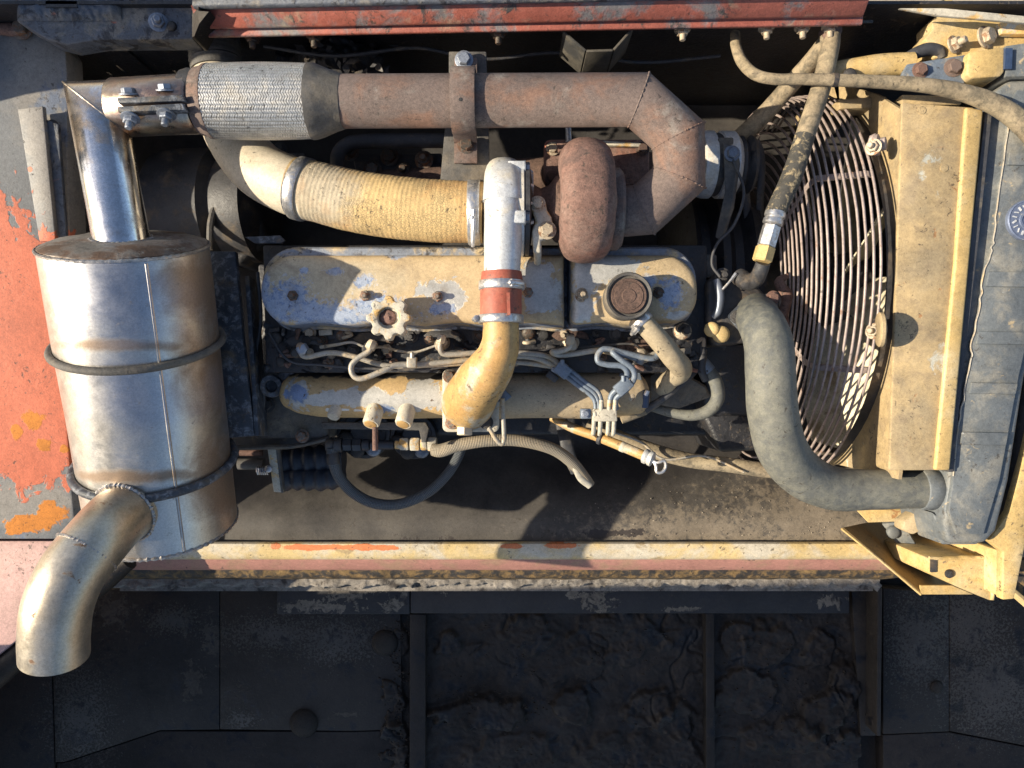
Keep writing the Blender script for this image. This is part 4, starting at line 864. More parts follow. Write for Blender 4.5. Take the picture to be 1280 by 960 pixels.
# ------------------------------------------------------------------ air intake
ai = thing('intake_pipe', 'smooth cream painted air intake pipe curving out from beneath the braided joint', 'pipe', (320, 200, -60))
MB().tube([(268, 40, -70, 27), (270, 72, -70, 28), (276, 120, -62, 31), (290, 168, -45, 33), (322, 210, -24, 35), (358, 230, -8, 36), (392, 241, 0, 36)], 36, 8, caps=(True, True)).build('pipe', 'cream_paint', ai, ang=60)
MB().tube([(266, 30, -66, 30), (268, 60, -66, 31), (271, 88, -66, 31)], 32, 10, rf=lambda L, a: .03 * math.sin(L * .9)).build('rubber_cuff', 'iron_dust', ai, ang=60)
ih = thing('intake_hose', 'wide tan rubber intake hose with cracked skin feeding the turbocharger', 'hose', (490, 255, -10))
def wrk(L, a): return .0055 * math.sin(L * 1.15 + .8 * math.sin(a) + 2 * fb((L, a * 8, 3), .03)) + .010 * fb((L, a * 25, 0), .07)
MB().tube([(368, 234, -3, 36.5), (400, 241, 1, 37), (440, 251, 4, 38), (490, 259, 6, 38.5), (545, 264, 7, 38.5), (604, 266, 7, 37.5)], 48, 34, rf=wrk).build('hose', 'hose_wrinkled', ih, ang=60)
d1 = W(392, 240, 0) - W(366, 233, -4)
clamp(ih, W(378, 236.5, -1.5), d1, 38.5, 14, 'zinc'); clamp(ih, W(593, 266, 7), (1, 0, 0), 39, 15, 'zinc', (0, -.55, .85))
MB().tube([(592, 262, 50, 4), (592, 280, 48, 4), (591, 300, 42, 3), (591, 308, 38, 2.4)], 8, 3).build('clamp_bolt', 'zinc', ih)
MB().tube([(376, 236, -2, 39.2), (379, 237, -1, 39.2)], 40, 1).build('dark_edge', 'bracket_blue', ih)

# dark coolant pipe and brackets behind the hose
cp = thing('coolant_pipe', 'dark steel coolant pipe running behind the intake hose', 'pipe', (490, 180, -60))
MB().tube([(424, 218, -90, 9), (422, 196, -76, 9), (432, 182, -72, 9), (450, 177, -70, 9), (500, 176, -70, 9), (556, 176, -70, 9)], 14, 6).build('pipe', 'rubber_black', cp)
MB().prism([(440, 194, -100), (552, 192, -100), (552, 222, -100), (446, 226, -100)], 30).jitter(2, .06).build('support', 'iron', cp, bevel=2)
for px, py in ((438, 190), (487, 196), (530, 200), (466, 212), (505, 214)): bolt(cp, px, py, -96, 8, 'bolt', random.choice(['hex', 'stud']))
ds = thing('debris_heap', 'clump of dark leaves and grime lying under the hood beam', 'debris', (430, 75, -100)); ds['kind'] = 'stuff'
b = MB()
for i in range(150):
    p = W(random.gauss(425, 38), random.gauss(80, 14), random.uniform(-150, -60)); a = random.uniform(0, 6.3); s_ = random.uniform(4, 12)
    d = Vector((math.cos(a), math.sin(a), random.uniform(-.5, .5))) * s_; e_ = Vector((-math.sin(a), math.cos(a), random.uniform(-.6, .6))) * s_ * .5
    b.add([p - d, p - e_, p + d, p + e_ + Vector((0, 0, 2))], [(0, 1, 2, 3)])
b.build('flake', 'iron', ds)['kind'] = 'stuff'
b = hfield(345, 48, 480, 112, 60, 30, -120, lambda x, y: 50 * max(0, 1 - ((x - 425) / 62) ** 2 - ((y - 80) / 32) ** 2) + 10 * fb((x, y, 0), .06)); b.build('grime', 'greasy', ds, ang=180)['kind'] = 'stuff'
cb2 = thing('clamp_bracket', 'small grey strip bracket behind the braided joint', 'bracket', (360, 198, -120))
MB().prism([(346, 192, -100), (380, 191, -100), (380, 201, -100), (347, 202, -100)], 14).build('strip', 'iron_dust', cb2, bevel=1); bolt(cb2, 350, 186, -102, 6, 'iron')

# ------------------------------------------------------------------ injector pipes
def line(pts, r, mat, label, name='injector_pipe', group='steel injector pipes over the cylinder head'):
    t = thing(name, label, 'fuel pipe', pts[len(pts) // 2][:3], group)
    P = [p if len(p) == 4 else (*p, r) for p in pts]
    MB().tube(P, 12, 8).build('pipe', mat, t, ang=60)
    e = W(*pts[0][:3]); d = (W(*pts[0][:3]) - W(*pts[1][:3])).normalized()
    MB().lathe(e - d * 6, d, [(r * 1.35, 0), (r * 1.7, 2), (r * 1.7, 9), (r * 1.2, 11)], 6).build('union_nut', 'bolt_pale' if mat == 'pipe_line' else 'bolt_blue', t)
    return t
line([(376, 434, -18), (377, 443, -22), (386, 446, -24), (412, 441, -24), (440, 445, -26), (484, 457, -28), (540, 456, -30), (600, 453, -32), (650, 453, -34), (690, 458, -36)], 3.4, 'pipe_line', 'pale injector pipe from the injector at the left end of the head')
line([(465, 430, -8), (461, 439, -8), (447, 448, -8), (439, 458, -8), (442, 470, -8), (454, 473, -8), (480, 463, -10), (497, 456, -14), (530, 455, -20), (600, 449, -26), (660, 446, -28), (698, 459, -34)], 3.6, 'pipe_line', 'pale injector pipe with a wide hairpin loop below the star shaped cap')
line([(552, 423, -8), (550, 434, -10), (554, 442, -14), (570, 443, -16), (600, 441, -20), (645, 441, -24), (685, 446, -30), (702, 460, -34)], 3.6, 'pipe_line', 'pale injector pipe with a short bend beside the yellow elbow')
line([(713, 424, -10), (712, 434, -14), (700, 439, -18), (690, 440, -20), (700, 444, -24), (720, 442, -24), (750, 438, -20), (775, 444, -18), (800, 447, -18), (820, 442, -22)], 3.6, 'pipe_line', 'injector pipe below the right valve cover with a flattened loop')
line([(824, 430, -14), (822, 444, -14), (812, 448, -12), (785, 442, -10), (758, 436, -8), (748, 442, -8), (748, 452, -8), (760, 456, -8), (778, 458, -8), (784, 468, -12), (776, 482, -20), (764, 495, -28), (764, 512, -30)], 3.7, 'pipe_blue', 'blue grey injector pipe that loops back beside the breather hose')
line([(800, 450, -20), (780, 444, -10), (766, 440, -6), (774, 448, -4), (790, 460, -6), (793, 472, -10), (784, 486, -20), (770, 498, -28), (770, 512, -30)], 3.7, 'pipe_blue', 'blue grey injector pipe with the tight inner bend beside the breather hose')
for i, (dx, dy) in enumerate(((0, 0), (4.5, -2.5), (9, -5))):
    line([(694 + dx, 462 + dy, -34), (704 + dx, 468 + dy, -34), (722 + dx, 482 + dy, -32), (738 + dx, 494 + dy, -32), (744 + dx * .9, 504, -32), (744 + dx * .9, 520, -34)], 2.8, 'pipe_blue', ['blue grey pump pipe, lowest of three running down from the clip', 'blue grey pump pipe, middle of three running down from the clip', 'blue grey pump pipe, uppermost of three running down from the clip'][i])
def clip(c, ax, label, s=(16, 14, 12), mat='pipe_blue', stud=True):
    t = thing('pipe_clip', label, 'clip', c, 'clips holding the injector pipes')
    MB().box(W(*c), *s, rot=ax).build('block', mat, t, bevel=1.5)
    if stud: MB().tube([(c[0], c[1] - s[1] * .4, c[2] + s[2] * .4, 3), (c[0], c[1] - s[1] * .4 - 7, c[2] + s[2] * .5, 2.4)], 8, 2).build('stud', mat, t)
clip((515, 453, -14), 0, 'pale pipe clip with a stud on the hairpin looped pipe', (12, 14, 14), 'pipe_line')
clip((703, 463, -28), R(-38), 'dark blue clip gathering three pipes above the manifold', (20, 16, 16)); clip((690, 471, -40), R(-38), 'small dark clip foot next to the three pipes', (16, 9, 12), 'iron', False)
clip((779, 483, -14), R(40), 'blue grey clip on the two looped pipes', (22, 16, 12))
pn = thing('pipe_holder', 'pale rectangular block holding four short pipes over the manifold edge', 'clip', (756, 520, -40))
MB().prism([(741, 511, -24), (771, 511, -24), (772, 527, -24), (741, 527, -24)], 14).build('block', 'pale_paint', pn, bevel=2)
for i, px in enumerate((742, 750, 760, 767)): MB().tube([(px + 2, 500 if i else 520, -26, 2.8), (px + 1, 515, -27, 2.9), (px, 538, -34, 2.9), (px - 1, 543, -40, 2.8)], 10, 4).build('pipe', 'pale_paint', pn)
MB().box(W(732, 517, -34), 14, 13, 14).build('end_stop', 'pipe_blue', pn, bevel=1.5); bolt(pn, 732, 517, -26, 4, 'bolt_blue')
wt = thing('leak_off_line', 'thin dark leak off wire strung between the injectors', 'fuel line', (500, 436, -30))
MB().tube([(400, 434, -34, 2.2), (420, 431, -32, 2), (440, 428, -30, 1.7), (458, 434, -30, 1.7), (480, 434, -32, 1.7), (500, 439, -34, 1.6), (520, 440, -34, 1.6), (545, 432, -30, 1.6)], 8, 6).build('wire', 'pipe_line', wt)
MB().tube([(640, 440, -40, 2), (660, 441, -38, 2), (700, 436, -38, 2), (752, 432, -30, 1.5), (790, 430, -28, 1.4), (805, 440, -34, 1.4)], 8, 5).build('wire', 'iron', wt)
bl = thing('boost_line', 'bent thin pale boost pipe hanging from the yellow elbow', 'pipe', (625, 530, -40))
MB().tube([(628, 498, -24, 3), (629, 520, -28, 3), (630, 548, -34, 3), (627, 555, -35, 3), (620, 549, -34, 3), (611, 534, -32, 2.6)], 10, 5).build('pipe', 'pipe_line', bl)

# ------------------------------------------------------------------ hoses, dipstick, fittings below the manifold
fa_ = thing('hose_fitting', 'row of dark and tan hex fittings joining two braided hoses', 'fitting', (470, 556, -150))
for i, (x0, x1, r, m) in enumerate(((408, 418, 8, 'iron'), (418, 428, 9, 'iron'), (429, 440, 7.5, 'boot_blue'), (441, 452, 8, 'boot_blue'), (453, 462, 7, 'boot_blue'), (463, 493, 5.5, 'boot_blue'), (494, 500, 5, 'pale_paint'), (500, 511, 8, 'pale_paint'), (513, 525, 8.5, 'pale_paint'), (526, 534, 7.5, 'pale_paint'), (535, 546, 9, 'pale_paint'))):
    q = W(x0, 556 - (i > 6), -120); MB().lathe(q, (1, 0, 0), [(r * 1.1, 0), (r * 1.2, 1.5), (r * 1.2, (x1 - x0) * 1.1 - 1.5), (r * 1.1, (x1 - x0) * 1.1)], 6 if i in (2, 3, 7, 8, 10) else 16).build('coupling', m, fa_, ang=30)
def hose(name, label, pts, mat, ends=None, seg=18, sub=10, cat='hose', flat=1.0):
    t = thing(name, label, cat, pts[len(pts) // 2][:3]); MB().tube(pts, seg, sub, flat=flat).build('hose', mat, t, ang=60); return t
h1 = hose('braided_hose', 'dusty braided hose arching right from the tan fittings, cut end hanging', [(541, 562, -112, 8), (552, 563, -108, 8.5), (575, 556, -104, 8), (610, 551, -104, 7.5), (650, 551, -110, 7.5), (690, 561, -120, 7.5), (715, 578, -130, 7.5), (730, 596, -140, 7), (738, 606, -146, 6)], 'braid_dusty')
MB().tube([(716, 580, -124, 3), (726, 598, -132, 4.5), (738, 608, -138, 4)], 8, 4, flat=.4).build('torn_cover', 'pale_paint', h1)
h2 = hose('braided_hose', 'dark grey braided hose hanging in a deep loop under the manifold', [(415, 560, -118, 7.5), (417, 576, -120, 7.5), (424, 596, -130, 7), (442, 616, -140, 7), (468, 629, -145, 6.8), (500, 630, -148, 6.6), (534, 616, -150, 6.4), (558, 594, -155, 6.4), (572, 572, -160, 6.2), (580, 550, -165, 6)], 'braid_grey')
MB().lathe(W(416, 566, -118), (.05, -1, 0), [(8, 0), (9, 2), (9, 14), (8, 16)], 16).build('ferrule', 'iron', h2)
dip = thing('dipstick', 'tan dipstick tube with a white cap and wire loop handle', 'dipstick', (790, 560, -110))
MB().tube([(690, 522, -160, 5), (716, 535, -140, 6), (744, 545, -126, 6), (780, 559, -110, 6.5), (806, 570, -98, 6.5)], 14, 6).build('tube', 'yellow_paint', dip)
dv = (W(812, 573, -94) - W(780, 559, -110)).normalized(); q = W(804, 569, -98)
MB().lathe(q, dv, [(8, 0), (10.5, 2), (10.5, 6), (9, 8), (10.5, 10), (10.5, 14), (6, 16), (2, 18)], 24).build('cap', 'alu', dip)
MB().lathe(W(776, 557.5, -112), dv, [(7.2, 0), (7.6, 1), (7.6, 6), (7, 7)], 18).build('ferrule', 'pale_paint', dip)
b = MB(); lp_ = [W(815, 575, -90), W(822, 578, -86), W(830, 576, -84), W(832, 583, -84), W(828, 590, -84), W(821, 590, -85), W(820, 582, -86), W(817, 577, -89)]
b.tube([(p, 2.2) for p in lp_], 8, 5, raw=True).build('loop_handle', 'zinc', dip)
MB().lathe(W(748, 547, -124), dv, [(8, 0), (9, 1), (9, 5), (8, 6)], 16).build('grommet', 'rubber_black', dip)
hose('oil_pipe', 'thick tan pipe slanting from the pump to behind the coolant hose', [(735, 528, -190, 7), (770, 545, -180, 9), (812, 562, -172, 9.5), (860, 575, -166, 9.5), (910, 581, -160, 9.5), (960, 588, -156, 9.5), (1010, 592, -156, 9.5)], 'rubber_tan')
hose('drain_strip', 'dark flat hose strip hanging behind the dusty braided hose', [(700, 520, -190, 8), (706, 545, -180, 8), (712, 570, -180, 8), (720, 590, -190, 7)], 'rubber_black', flat=.4)
v1 = hose('vent_hose', 'pale grey hose looping round to the right of the breather hose', [(872, 448, -66, 7), (884, 462, -62, 8), (895, 478, -60, 8.5), (897, 498, -62, 8.5), (886, 513, -66, 8), (866, 519, -72, 7), (840, 516, -80, 6), (812, 508, -90, 5.5)], 'rubber_grey')
MB().tube([(868, 444, -64, 9), (877, 454, -62, 9.5), (886, 465, -61, 9.5)], 14, 4).build('collar', 'pipe_blue', v1)
hose('stub_pipe', 'short tan stub pipe clipped beside the four pipe block', [(776, 523, -84, 7), (790, 518, -84, 7), (806, 512, -86, 7)], 'rubber_tan')
hose('wiring', 'black cable bundle crossing under the breather hose', [(806, 512, -78, 6), (824, 502, -74, 5), (846, 484, -70, 5), (862, 468, -66, 6), (874, 456, -66, 5)], 'rubber_black')
c1_ = thing('cable_clip', 'tiny steel clip with blue band on the black cable bundle', 'clip', (808, 500, -60)); MB().tube([(806, 508, -66, 5), (807, 496, -60, 5), (808, 488, -56, 4)], 10, 3).build('band', 'decal', c1_); MB().tube([(807, 494, -52, 3), (810, 488, -50, 3)], 8, 2).build('end', 'zinc', c1_)
# rubber boots and linkage bracket, lower left
for i, (y0, h, r, lab) in enumerate(((577, -200, 17, 'upper black rubber bellows boot beside the fuel pump'), (598, -196, 15, 'lower black rubber bellows boot beside the flat bracket'))):
    t = thing('bellows_boot', lab, 'boot', (385, y0, h), 'rubber bellows boots')
    MB().tube([(354, y0, h, r), (375, y0 - 1, h, r), (400, y0 - 3 + 3 * i, h, r), (430, y0 - 4 + 2 * i, h, r * .9)], 24, 14, rf=lambda L, a: .10 * math.sin(L * .36)).build('boot', 'boot_blue', t, ang=60)
lb = thing('linkage_bracket', 'pale flat steel bracket bent down beside the rubber boots', 'bracket', (345, 590, -200))
MB().slab([W(334, 560, -150), W(347, 560, -150), W(354, 616, -168), W(342, 615, -168)][::-1], 5).build('flat', 'pale_paint', lb, bevel=.8)
MB().slab([W(347, 560, -150), W(350, 560, -156), W(357, 614, -180), W(354, 616, -168)][::-1], 3).build('return_edge', 'iron_dust', lb)
MB().tube([(290, 560, -150, 3), (335, 559, -150, 3), (365, 558, -150, 3), (398, 551, -150, 3), (412, 547, -150, 3)], 8, 4, flat=1.4).build('edge_bar', 'iron_dust', lb)
MB().tube([(298, 580, -200, 7), (330, 580, -200, 7)], 12, 2).build('rod', 'iron_dust', lb)
MB().tube([(300, 566, -200, 4), (328, 566, -200, 4)], 10, 2).build('rod', 'rust_red', lb)
sp_ = []
for i in range(40): a = i * .9; sp_.append((W(322 + i * .35, 588, -186) + Vector((0, math.cos(a) * 6, math.sin(a) * 6)), 1.3))
MB().tube(sp_, 6, 1, raw=True).build('spring', 'zinc', lb); bolt(lb, 336, 586, -158, 4, 'zinc', 'round')
plt_ = thing('support_plate', 'dark horizontal support plate under the left end of the manifold', 'plate', (360, 550, -200))
MB().prism([(290, 500, -170), (402, 520, -170), (412, 546, -166), (372, 556, -166), (290, 558, -166)], 8).build('sheet', 'iron', plt_, bevel=1)

# alternator and dark parts between exhaust and fan
al = thing('alternator', 'grey alternator with belt pulley in the shade right of the exhaust elbow', 'alternator', (905, 210, -60))
MB().lathe(W(876, 206, -70), (1, 0, -.05), [(20, -6), (42, -4), (44, 4), (44, 12), (40, 13), (40, 22), (44, 23), (44, 40), (38, 46), (20, 48)], 44).build('body', 'alu', al)
MB().lathe(W(876, 206, -70), (1, 0, -.05), [(40.5, 13), (41, 14), (41, 21), (40.5, 22)], 44).build('band', 'iron', al)
MB().lathe(W(930, 206, -76), (1, 0, 0), [(10, -12), (36, -10), (38, -6), (30, 0), (38, 6), (36, 10), (10, 12)], 40).build('pulley', 'iron', al)
MB().slab([W(908, 178, -24), W(922, 184, -24), W(926, 205, -26), W(918, 260, -40), (W(905, 300, -60)), W(898, 296, -60), W(910, 240, -36)][::-1], 8).build('adjusting_arm', 'iron_dust', al, bevel=1.5); bolt(al, 915, 192, -20, 7, 'bolt_blue')
MB().box(W(905, 186, -40), 20, 24, 20).build('terminal', 'iron_dust', al, bevel=2)
bt = thing('fan_belt', 'black rubber belt running down beside the alternator pulley', 'belt', (945, 260, -120))
MB().tube([(945, 176, -80, 5), (952, 200, -90, 5), (950, 260, -120, 5), (948, 330, -150, 5)], 8, 5, flat=.5).build('belt', 'rubber_black', bt); MB().tube([(926, 180, -80, 5), (934, 260, -120, 5), (936, 330, -150, 5)], 8, 5, flat=.5).build('belt_run', 'rubber_black', bt)

# hydraulic hoses at the top right
hy = thing('hydraulic_hose', 'stiff tan hydraulic hose with bright hex fitting, slanting down across the fan guard', 'hose', (990, 200, 0))
MB().tube([(1040, 44, -6, 10), (1037, 62, -4, 11.5), (1026, 110, 4, 12), (1008, 165, 14, 12), (990, 220, 22, 12.5), (968, 268, 26, 12)], 22, 8).build('hose', 'rubber_tan', hy, ang=60)
MB().tube([(1006, 171, 15, 12.3), (990, 220, 22, 12.9), (968, 268, 26, 12.5)], 22, 8).build('bare_braid', 'rubber_worn', hy, ang=60)
dv = (W(960, 300, 26) - W(972, 258, 26)).normalized(); q = W(969.5, 266, 26)
MB().lathe(q, dv, [(11, -3), (12.5, 0), (12.5, 5), (10.5, 7), (12, 9), (12, 14), (9, 16)], 24).build('ferrule', 'zinc', hy)
MB().lathe(q, dv, [(9.5, 16), (11, 17), (11, 42), (10, 43)], 6).build('hex_nut', 'zinc', hy); MB().lathe(q, dv, [(11, 43), (12, 44), (12, 60), (10, 62)], 6).build('hex_adapter', 'frame_yellow', hy)
MB().tube([(954, 328, 24, 9), (950, 340, 16, 9.5), (944, 350, 2, 10), (934, 352, -16, 11), (924, 346, -30, 11)], 18, 6).build('elbow', 'iron', hy)
MB().tube([(1036, 48, -10, 11), (1018, 72, -30, 11), (990, 104, -60, 11), (960, 138, -80, 11), (934, 164, -90, 11), (918, 178, -100, 11)], 20, 6).build('return_leg', 'rubber_tan', hy, ang=60)
MB().lathe(W(1038, 44, -8), (0, -1, .1), [(8, -10), (14, -8), (14, -2), (12, 2), (12, 8)], 6).build('top_union', 'rust_pipe', hy)
hh_ = thing('heater_hose', 'long tan hose curving from the hood beam over the shroud to the radiator', 'hose', (1100, 105, 20))
MB().tube([(919, 42, -30, 6), (920, 58, -20, 6.5), (928, 78, -8, 7), (944, 93, 4, 7), (968, 99, 12, 7), (1000, 99, 18, 7), (1040, 100, 24, 7.5), (1090, 102, 28, 8), (1150, 106, 30, 9), (1200, 115, 30, 10.5), (1240, 129, 30, 12), (1275, 152, 28, 13), (1310, 190, 20, 13)], 20, 8).build('hose', 'rubber_tan', hh_, ang=60)
MB().tube([(1040, 100, 24, 8.6), (1046, 100, 24, 8.6)], 18, 1).build('tape_band', 'iron', hh_)
ty = thing('stay_rod', 'cream painted stay rod behind the heater hose', 'rod', (1080, 88, -20))
MB().tube([(1030, 92, -20, 12), (1060, 88, -16, 13.5), (1100, 82, -12, 14), (1140, 80, -10, 14)], 24, 4).build('rod', 'frame_yellow', ty, ang=60)
bolt(ty, 1062, 94, 0, 7, 'iron', 'round')

# ------------------------------------------------------------------ coolant hose
ch_ = thing('coolant_hose', 'thick grey green radiator hose bending from the engine to the radiator tank', 'hose', (970, 560, -60))
MB().tube([(946, 392, -34, 26), (948, 400, -6, 27), (954, 410, 18, 28.5), (961, 432, 34, 30), (963, 470, 36, 30.5), (966, 515, 26, 31), (977, 560, 8, 31), (1002, 592, -14, 29.5), (1040, 610, -24, 27.5), (1090, 612, -26, 25), (1130, 611, -24, 24.5), (1182, 611, -22, 24.5)], 40, 8, rf=lambda L, a: .006 * fb((L, a * 20, 0), .08)).build('hose', 'rubber_grey', ch_, ang=60)
clamp(ch_, W(1159, 611, -23), (1, 0, 0), 25.8, 20, 'radiator_paint')
MB().lathe(W(1171, 611, -22), (1, 0, 0), [(24, 0), (25.2, .5), (25.2, 5), (24, 6)], 36).build('hose_lip', 'rubber_grey', ch_)

# ------------------------------------------------------------------ fan guard, fan, shroud, radiator
GX, GY, GH, GR = 446, 149, -257, 290
fg = thing('fan_guard', 'round wire fan guard of concentric rusty rings in front of the shroud', 'fan guard', (1040, 355, -335))
basket = [(446 - 8.6 * i, 290 - 1.2 * i) for i in range(8)] + [(380 - .8 * i, 277 - 13.5 * i) for i in range(10)]
for gx, rr in basket:
    rings = []; n = 112
    for j in range(n):
        a = 2 * math.pi * j / n; e1 = Vector((0, math.cos(a), math.sin(a))); c = Vector((gx + 1.2 * fb((gx, a * 12, 0), .1), GY, GH)) + e1 * (rr + 1.2 * fb((gx, a * 9, 5), .12))
        rings.append([c + e1 * (1.8 * math.cos(2 * math.pi * k / 8)) + Vector((1, 0, 0)) * (1.8 * math.sin(2 * math.pi * k / 8)) for k in range(8)])
    rings.append(rings[0]); MB().rings(rings, False, False).build('ring_wire', 'wire', fg, ang=60)
for i, ad in enumerate((66, 118, 12, -40, 168, 215, -95)):
    a = R(ad); e1 = Vector((0, math.cos(a), math.sin(a))); e2 = Vector((0, -math.sin(a), math.cos(a))); c = Vector((0, GY, GH))
    pts = [(450, 285), (440, 285), (384, 276), (378, 262), (371, 150)]
    MB().rings([[c + Vector((gx, 0, 0)) + e1 * (rr - 4) - e2 * 4, c + Vector((gx, 0, 0)) + e1 * (rr - 4) + e2 * 4, c + Vector((gx, 0, 0)) + e1 * (rr - 7) + e2 * 4, c + Vector((gx, 0, 0)) + e1 * (rr - 7) - e2 * 4] for gx, rr in pts]).build('support_bar', 'wire', fg, ang=30)
for py, h in ((182, 6), (412, 10)):
    q = W(1096, py, h); lug = MB().lathe(q + Vector((-4, 0, 0)), (.8, 0, .6), [(8, 0), (13, 1), (13, 6), (8, 8), (8, 14), (5, 15)], 20).build('mounting_lug', 'wire', fg)
    bolt(lug, 1092, py + 2, h + 12, 7, 'bolt_pale', 'stud', axis=(-.7, 0, .7))
MB().lathe(W(1097, 412, 36), (1, 0, .25), [(4, 0), (19, 0), (21, 1.5), (21, 5), (19, 6.5), (4, 6.5)], 32).build('standing_tab', 'shroud_paint', fg)
MB().tube([(1096, 190, 8, 4), (1092, 170, 8, 4), (1086, 184, 4, 3)], 8, 4).build('wire_twist', 'wire', fg)

fn = thing('cooling_fan', 'cream cooling fan with broad pitched blades behind the wire guard', 'fan', (1060, 355, -335))
hc = Vector((GX + 78, GY, GH))
MB().lathe(hc, (1, 0, 0), [(10, -40), (52, -36), (58, -28), (58, 20), (20, 24)], 40).build('hub', 'iron', fn)
for i in range(8):
    a = 2 * math.pi * i / 8 + .2; rg = []
    for t in (0, .25, .5, .75, 1):
        rr = 50 + 205 * t; pit = R(52 - 22 * t); wd = 34 + 26 * t
        e1 = Vector((0, math.cos(a), math.sin(a))); e2 = Vector((0, -math.sin(a), math.cos(a))); c = hc + e1 * rr
        dd = Vector((1, 0, 0)) * math.sin(pit) - e2 * math.cos(pit); nn = e1.cross(dd)
        rg.append([c - dd * wd + nn * 1, c + nn * 5, c + dd * wd + nn * 1, c + dd * wd - nn * 1, c + nn * 2, c - dd * wd - nn * 1])
    MB().rings(rg).build('blade', 'fan_paint', fn, ang=50)

fs = thing('fan_shroud', 'yellow sheet metal fan shroud box with stained top beside the radiator', 'fan shroud', (1150, 360, -335))
ST = 22
top = [(1128, 128, ST), (1218, 134, ST), (1204, 300, ST), (1182, 588, ST), (1112, 588, ST)]
MB().prism(top, 7).build('top_plate', 'shroud_paint', fs, bevel=2)
MB().prism([(1208, 133, ST + 5), (1230, 137, ST + 3), (1212, 330, ST + 3), (1188, 588, ST + 3), (1169, 588, ST + 5), (1194, 330, ST + 5)], 14).build('rear_flange', 'frame_yellow', fs, bevel=3, bseg=3)
# front sheet with round opening
FXp = 478; OR = 274; n = 64; b = MB(); inn = []; out = []
ylo, yhi, zhi, zlo = -118, 452, ST - 1, -560
for j in range(n):
    a = 2 * math.pi * j / n; e = (math.cos(a), math.sin(a)); inn.append(Vector((FXp, GY + OR * e[0], GH + OR * e[1] - 8)))
    s_ = 1e9
    if e[0] > 1e-6: s_ = min(s_, (yhi - GY) / e[0])
    if e[0] < -1e-6: s_ = min(s_, (ylo - GY) / e[0])
    if e[1] > 1e-6: s_ = min(s_, (zhi - GH) / e[1])
    if e[1] < -1e-6: s_ = min(s_, (zlo - GH) / e[1])
    s_ = max(s_, OR * 1.02)
    out.append(Vector((FXp, GY + s_ * e[0], GH + s_ * e[1])))
for o_ in out:
    o_.z = min(o_.z, ST - 2)
    if o_.y > 343 and o_.z > -150: o_.z = min(o_.z, ST - (o_.y - 343) * 1.9)
rgs = [[p + Vector((4, 0, 0)) for p in inn], inn, out, [p + Vector((4, 0, 0)) for p in out]]
b.rings(rgs, False, False); b.build('front_sheet', 'shroud_paint', fs, ang=40)
b = MB(); b.rings([[Vector((FXp + dx, GY + (OR) * math.cos(2 * math.pi * j / n), GH - 8 + (OR) * math.sin(2 * math.pi * j / n))) for j in range(n)] for dx in (-14, 60)], False, False); b.build('throat', 'iron', fs)
# end cheek at the bottom
for px, py in ((1152, 138), (1180, 210)): MB().lathe(W(px, py, ST), (0, 0, 1), [(5, -1), (5, .8), (2, 1)], 14).build('rivet', 'shroud_paint', fs)
MB().slab([W(1076, 636, -130), W(1135, 637, -130), W(1140, 652, -130), W(1085, 654, -130), W(1066, 634, -140)][::-1], 30).build('foot_plate', 'frame_yellow', fs, bevel=2)
b = MB().prism([(1128, 118, -20), (1202, 120, -20), (1202, 131, -20), (1128, 131, -20)], 30).build('rear_lip', 'shroud_paint', fs, bevel=1.5)
b = MB().prism([(1048, 124, -60), (1108, 120, -60), (1110, 134, -60), (1050, 136, -60)], 30).build('side_lip', 'shroud_paint', fs, bevel=1.5)

ra = thing('radiator', 'grey ribbed radiator with dusty header tank and round maker plaque', 'radiator', (1225, 390, -335))
tk = [(1238, 150), (1246, 112), (1262, 100), (1330, 98), (1330, 240), (1282, 470), (1262, 600), (1246, 664), (1232, 679), (1186, 680), (1180, 655), (1186, 610), (1186, 560), (1198, 430), (1214, 300)]
MB().prism([(x, y, 8) for x, y in tk], 110).jitter(1.2, .03).build('header_tank', 'radiator_paint', ra, bevel=6, bseg=3)
sm = [(1264, 130), (1256, 200), (1247, 262), (1240, 300), (1238, 318), (1228, 352), (1226, 380), (1216, 425), (1214, 450), (1206, 500), (1200, 530), (1192, 580), (1186, 640)]
rp = [(x + random.uniform(-1.5, 1.5), y, 13) for x, y in sm] + [(1196, 668, 13), (1230, 668, 13), (1250, 600, 13), (1274, 470, 13), (1330, 230, 13), (1330, 118, 13), (1272, 112, 13)]
dn = []
for i, p in enumerate(rp):
    q = rp[(i + 1) % len(rp)]
    if i < len(sm) - 1:
        for k in range(4): t = k / 4; dn.append((p[0] + (q[0] - p[0]) * t + (random.uniform(-1.6, 1.6) if k else 0), p[1] + (q[1] - p[1]) * t, 13))
    else: dn.append(p)
tp_ = MB().prism(dn, 8).build('tank_cover', 'radiator_paint', ra, bevel=1.4)
MB().tube([(x + random.uniform(-.6, .6), y, 13.3, 1.1) for i, (x, y, _) in enumerate(dn[:len(sm) * 4 - 6])], 6, 3).build('crimped_seam', 'pipe_line', ra)
for y0, y1 in ((339, 358), (414, 430), (478, 492), (540, 556), (190, 206)):
    def sx(y):
        for (xa, ya), (xb, yb_) in zip(sm[:-1], sm[1:]):
            if ya <= y <= yb_: return xa + (xb - xa) * (y - ya) / (yb_ - ya)
        return sm[-1][0]
    def ex_(y): return 1330 + (1262 - 1330) * (y - 240) / 360 if y > 240 else 1330
    MB().prism([(sx(y0) + 5, y0, 16.5), (ex_(y0) - 12, y0 + 1, 16.5), (ex_(y1) - 12, y1 + 1, 16.5), (sx(y1) + 5, y1, 16.5)], 4).build('rib', 'radiator_paint', tp_, bevel=1.6)
pl = W(1283, 276, 15)
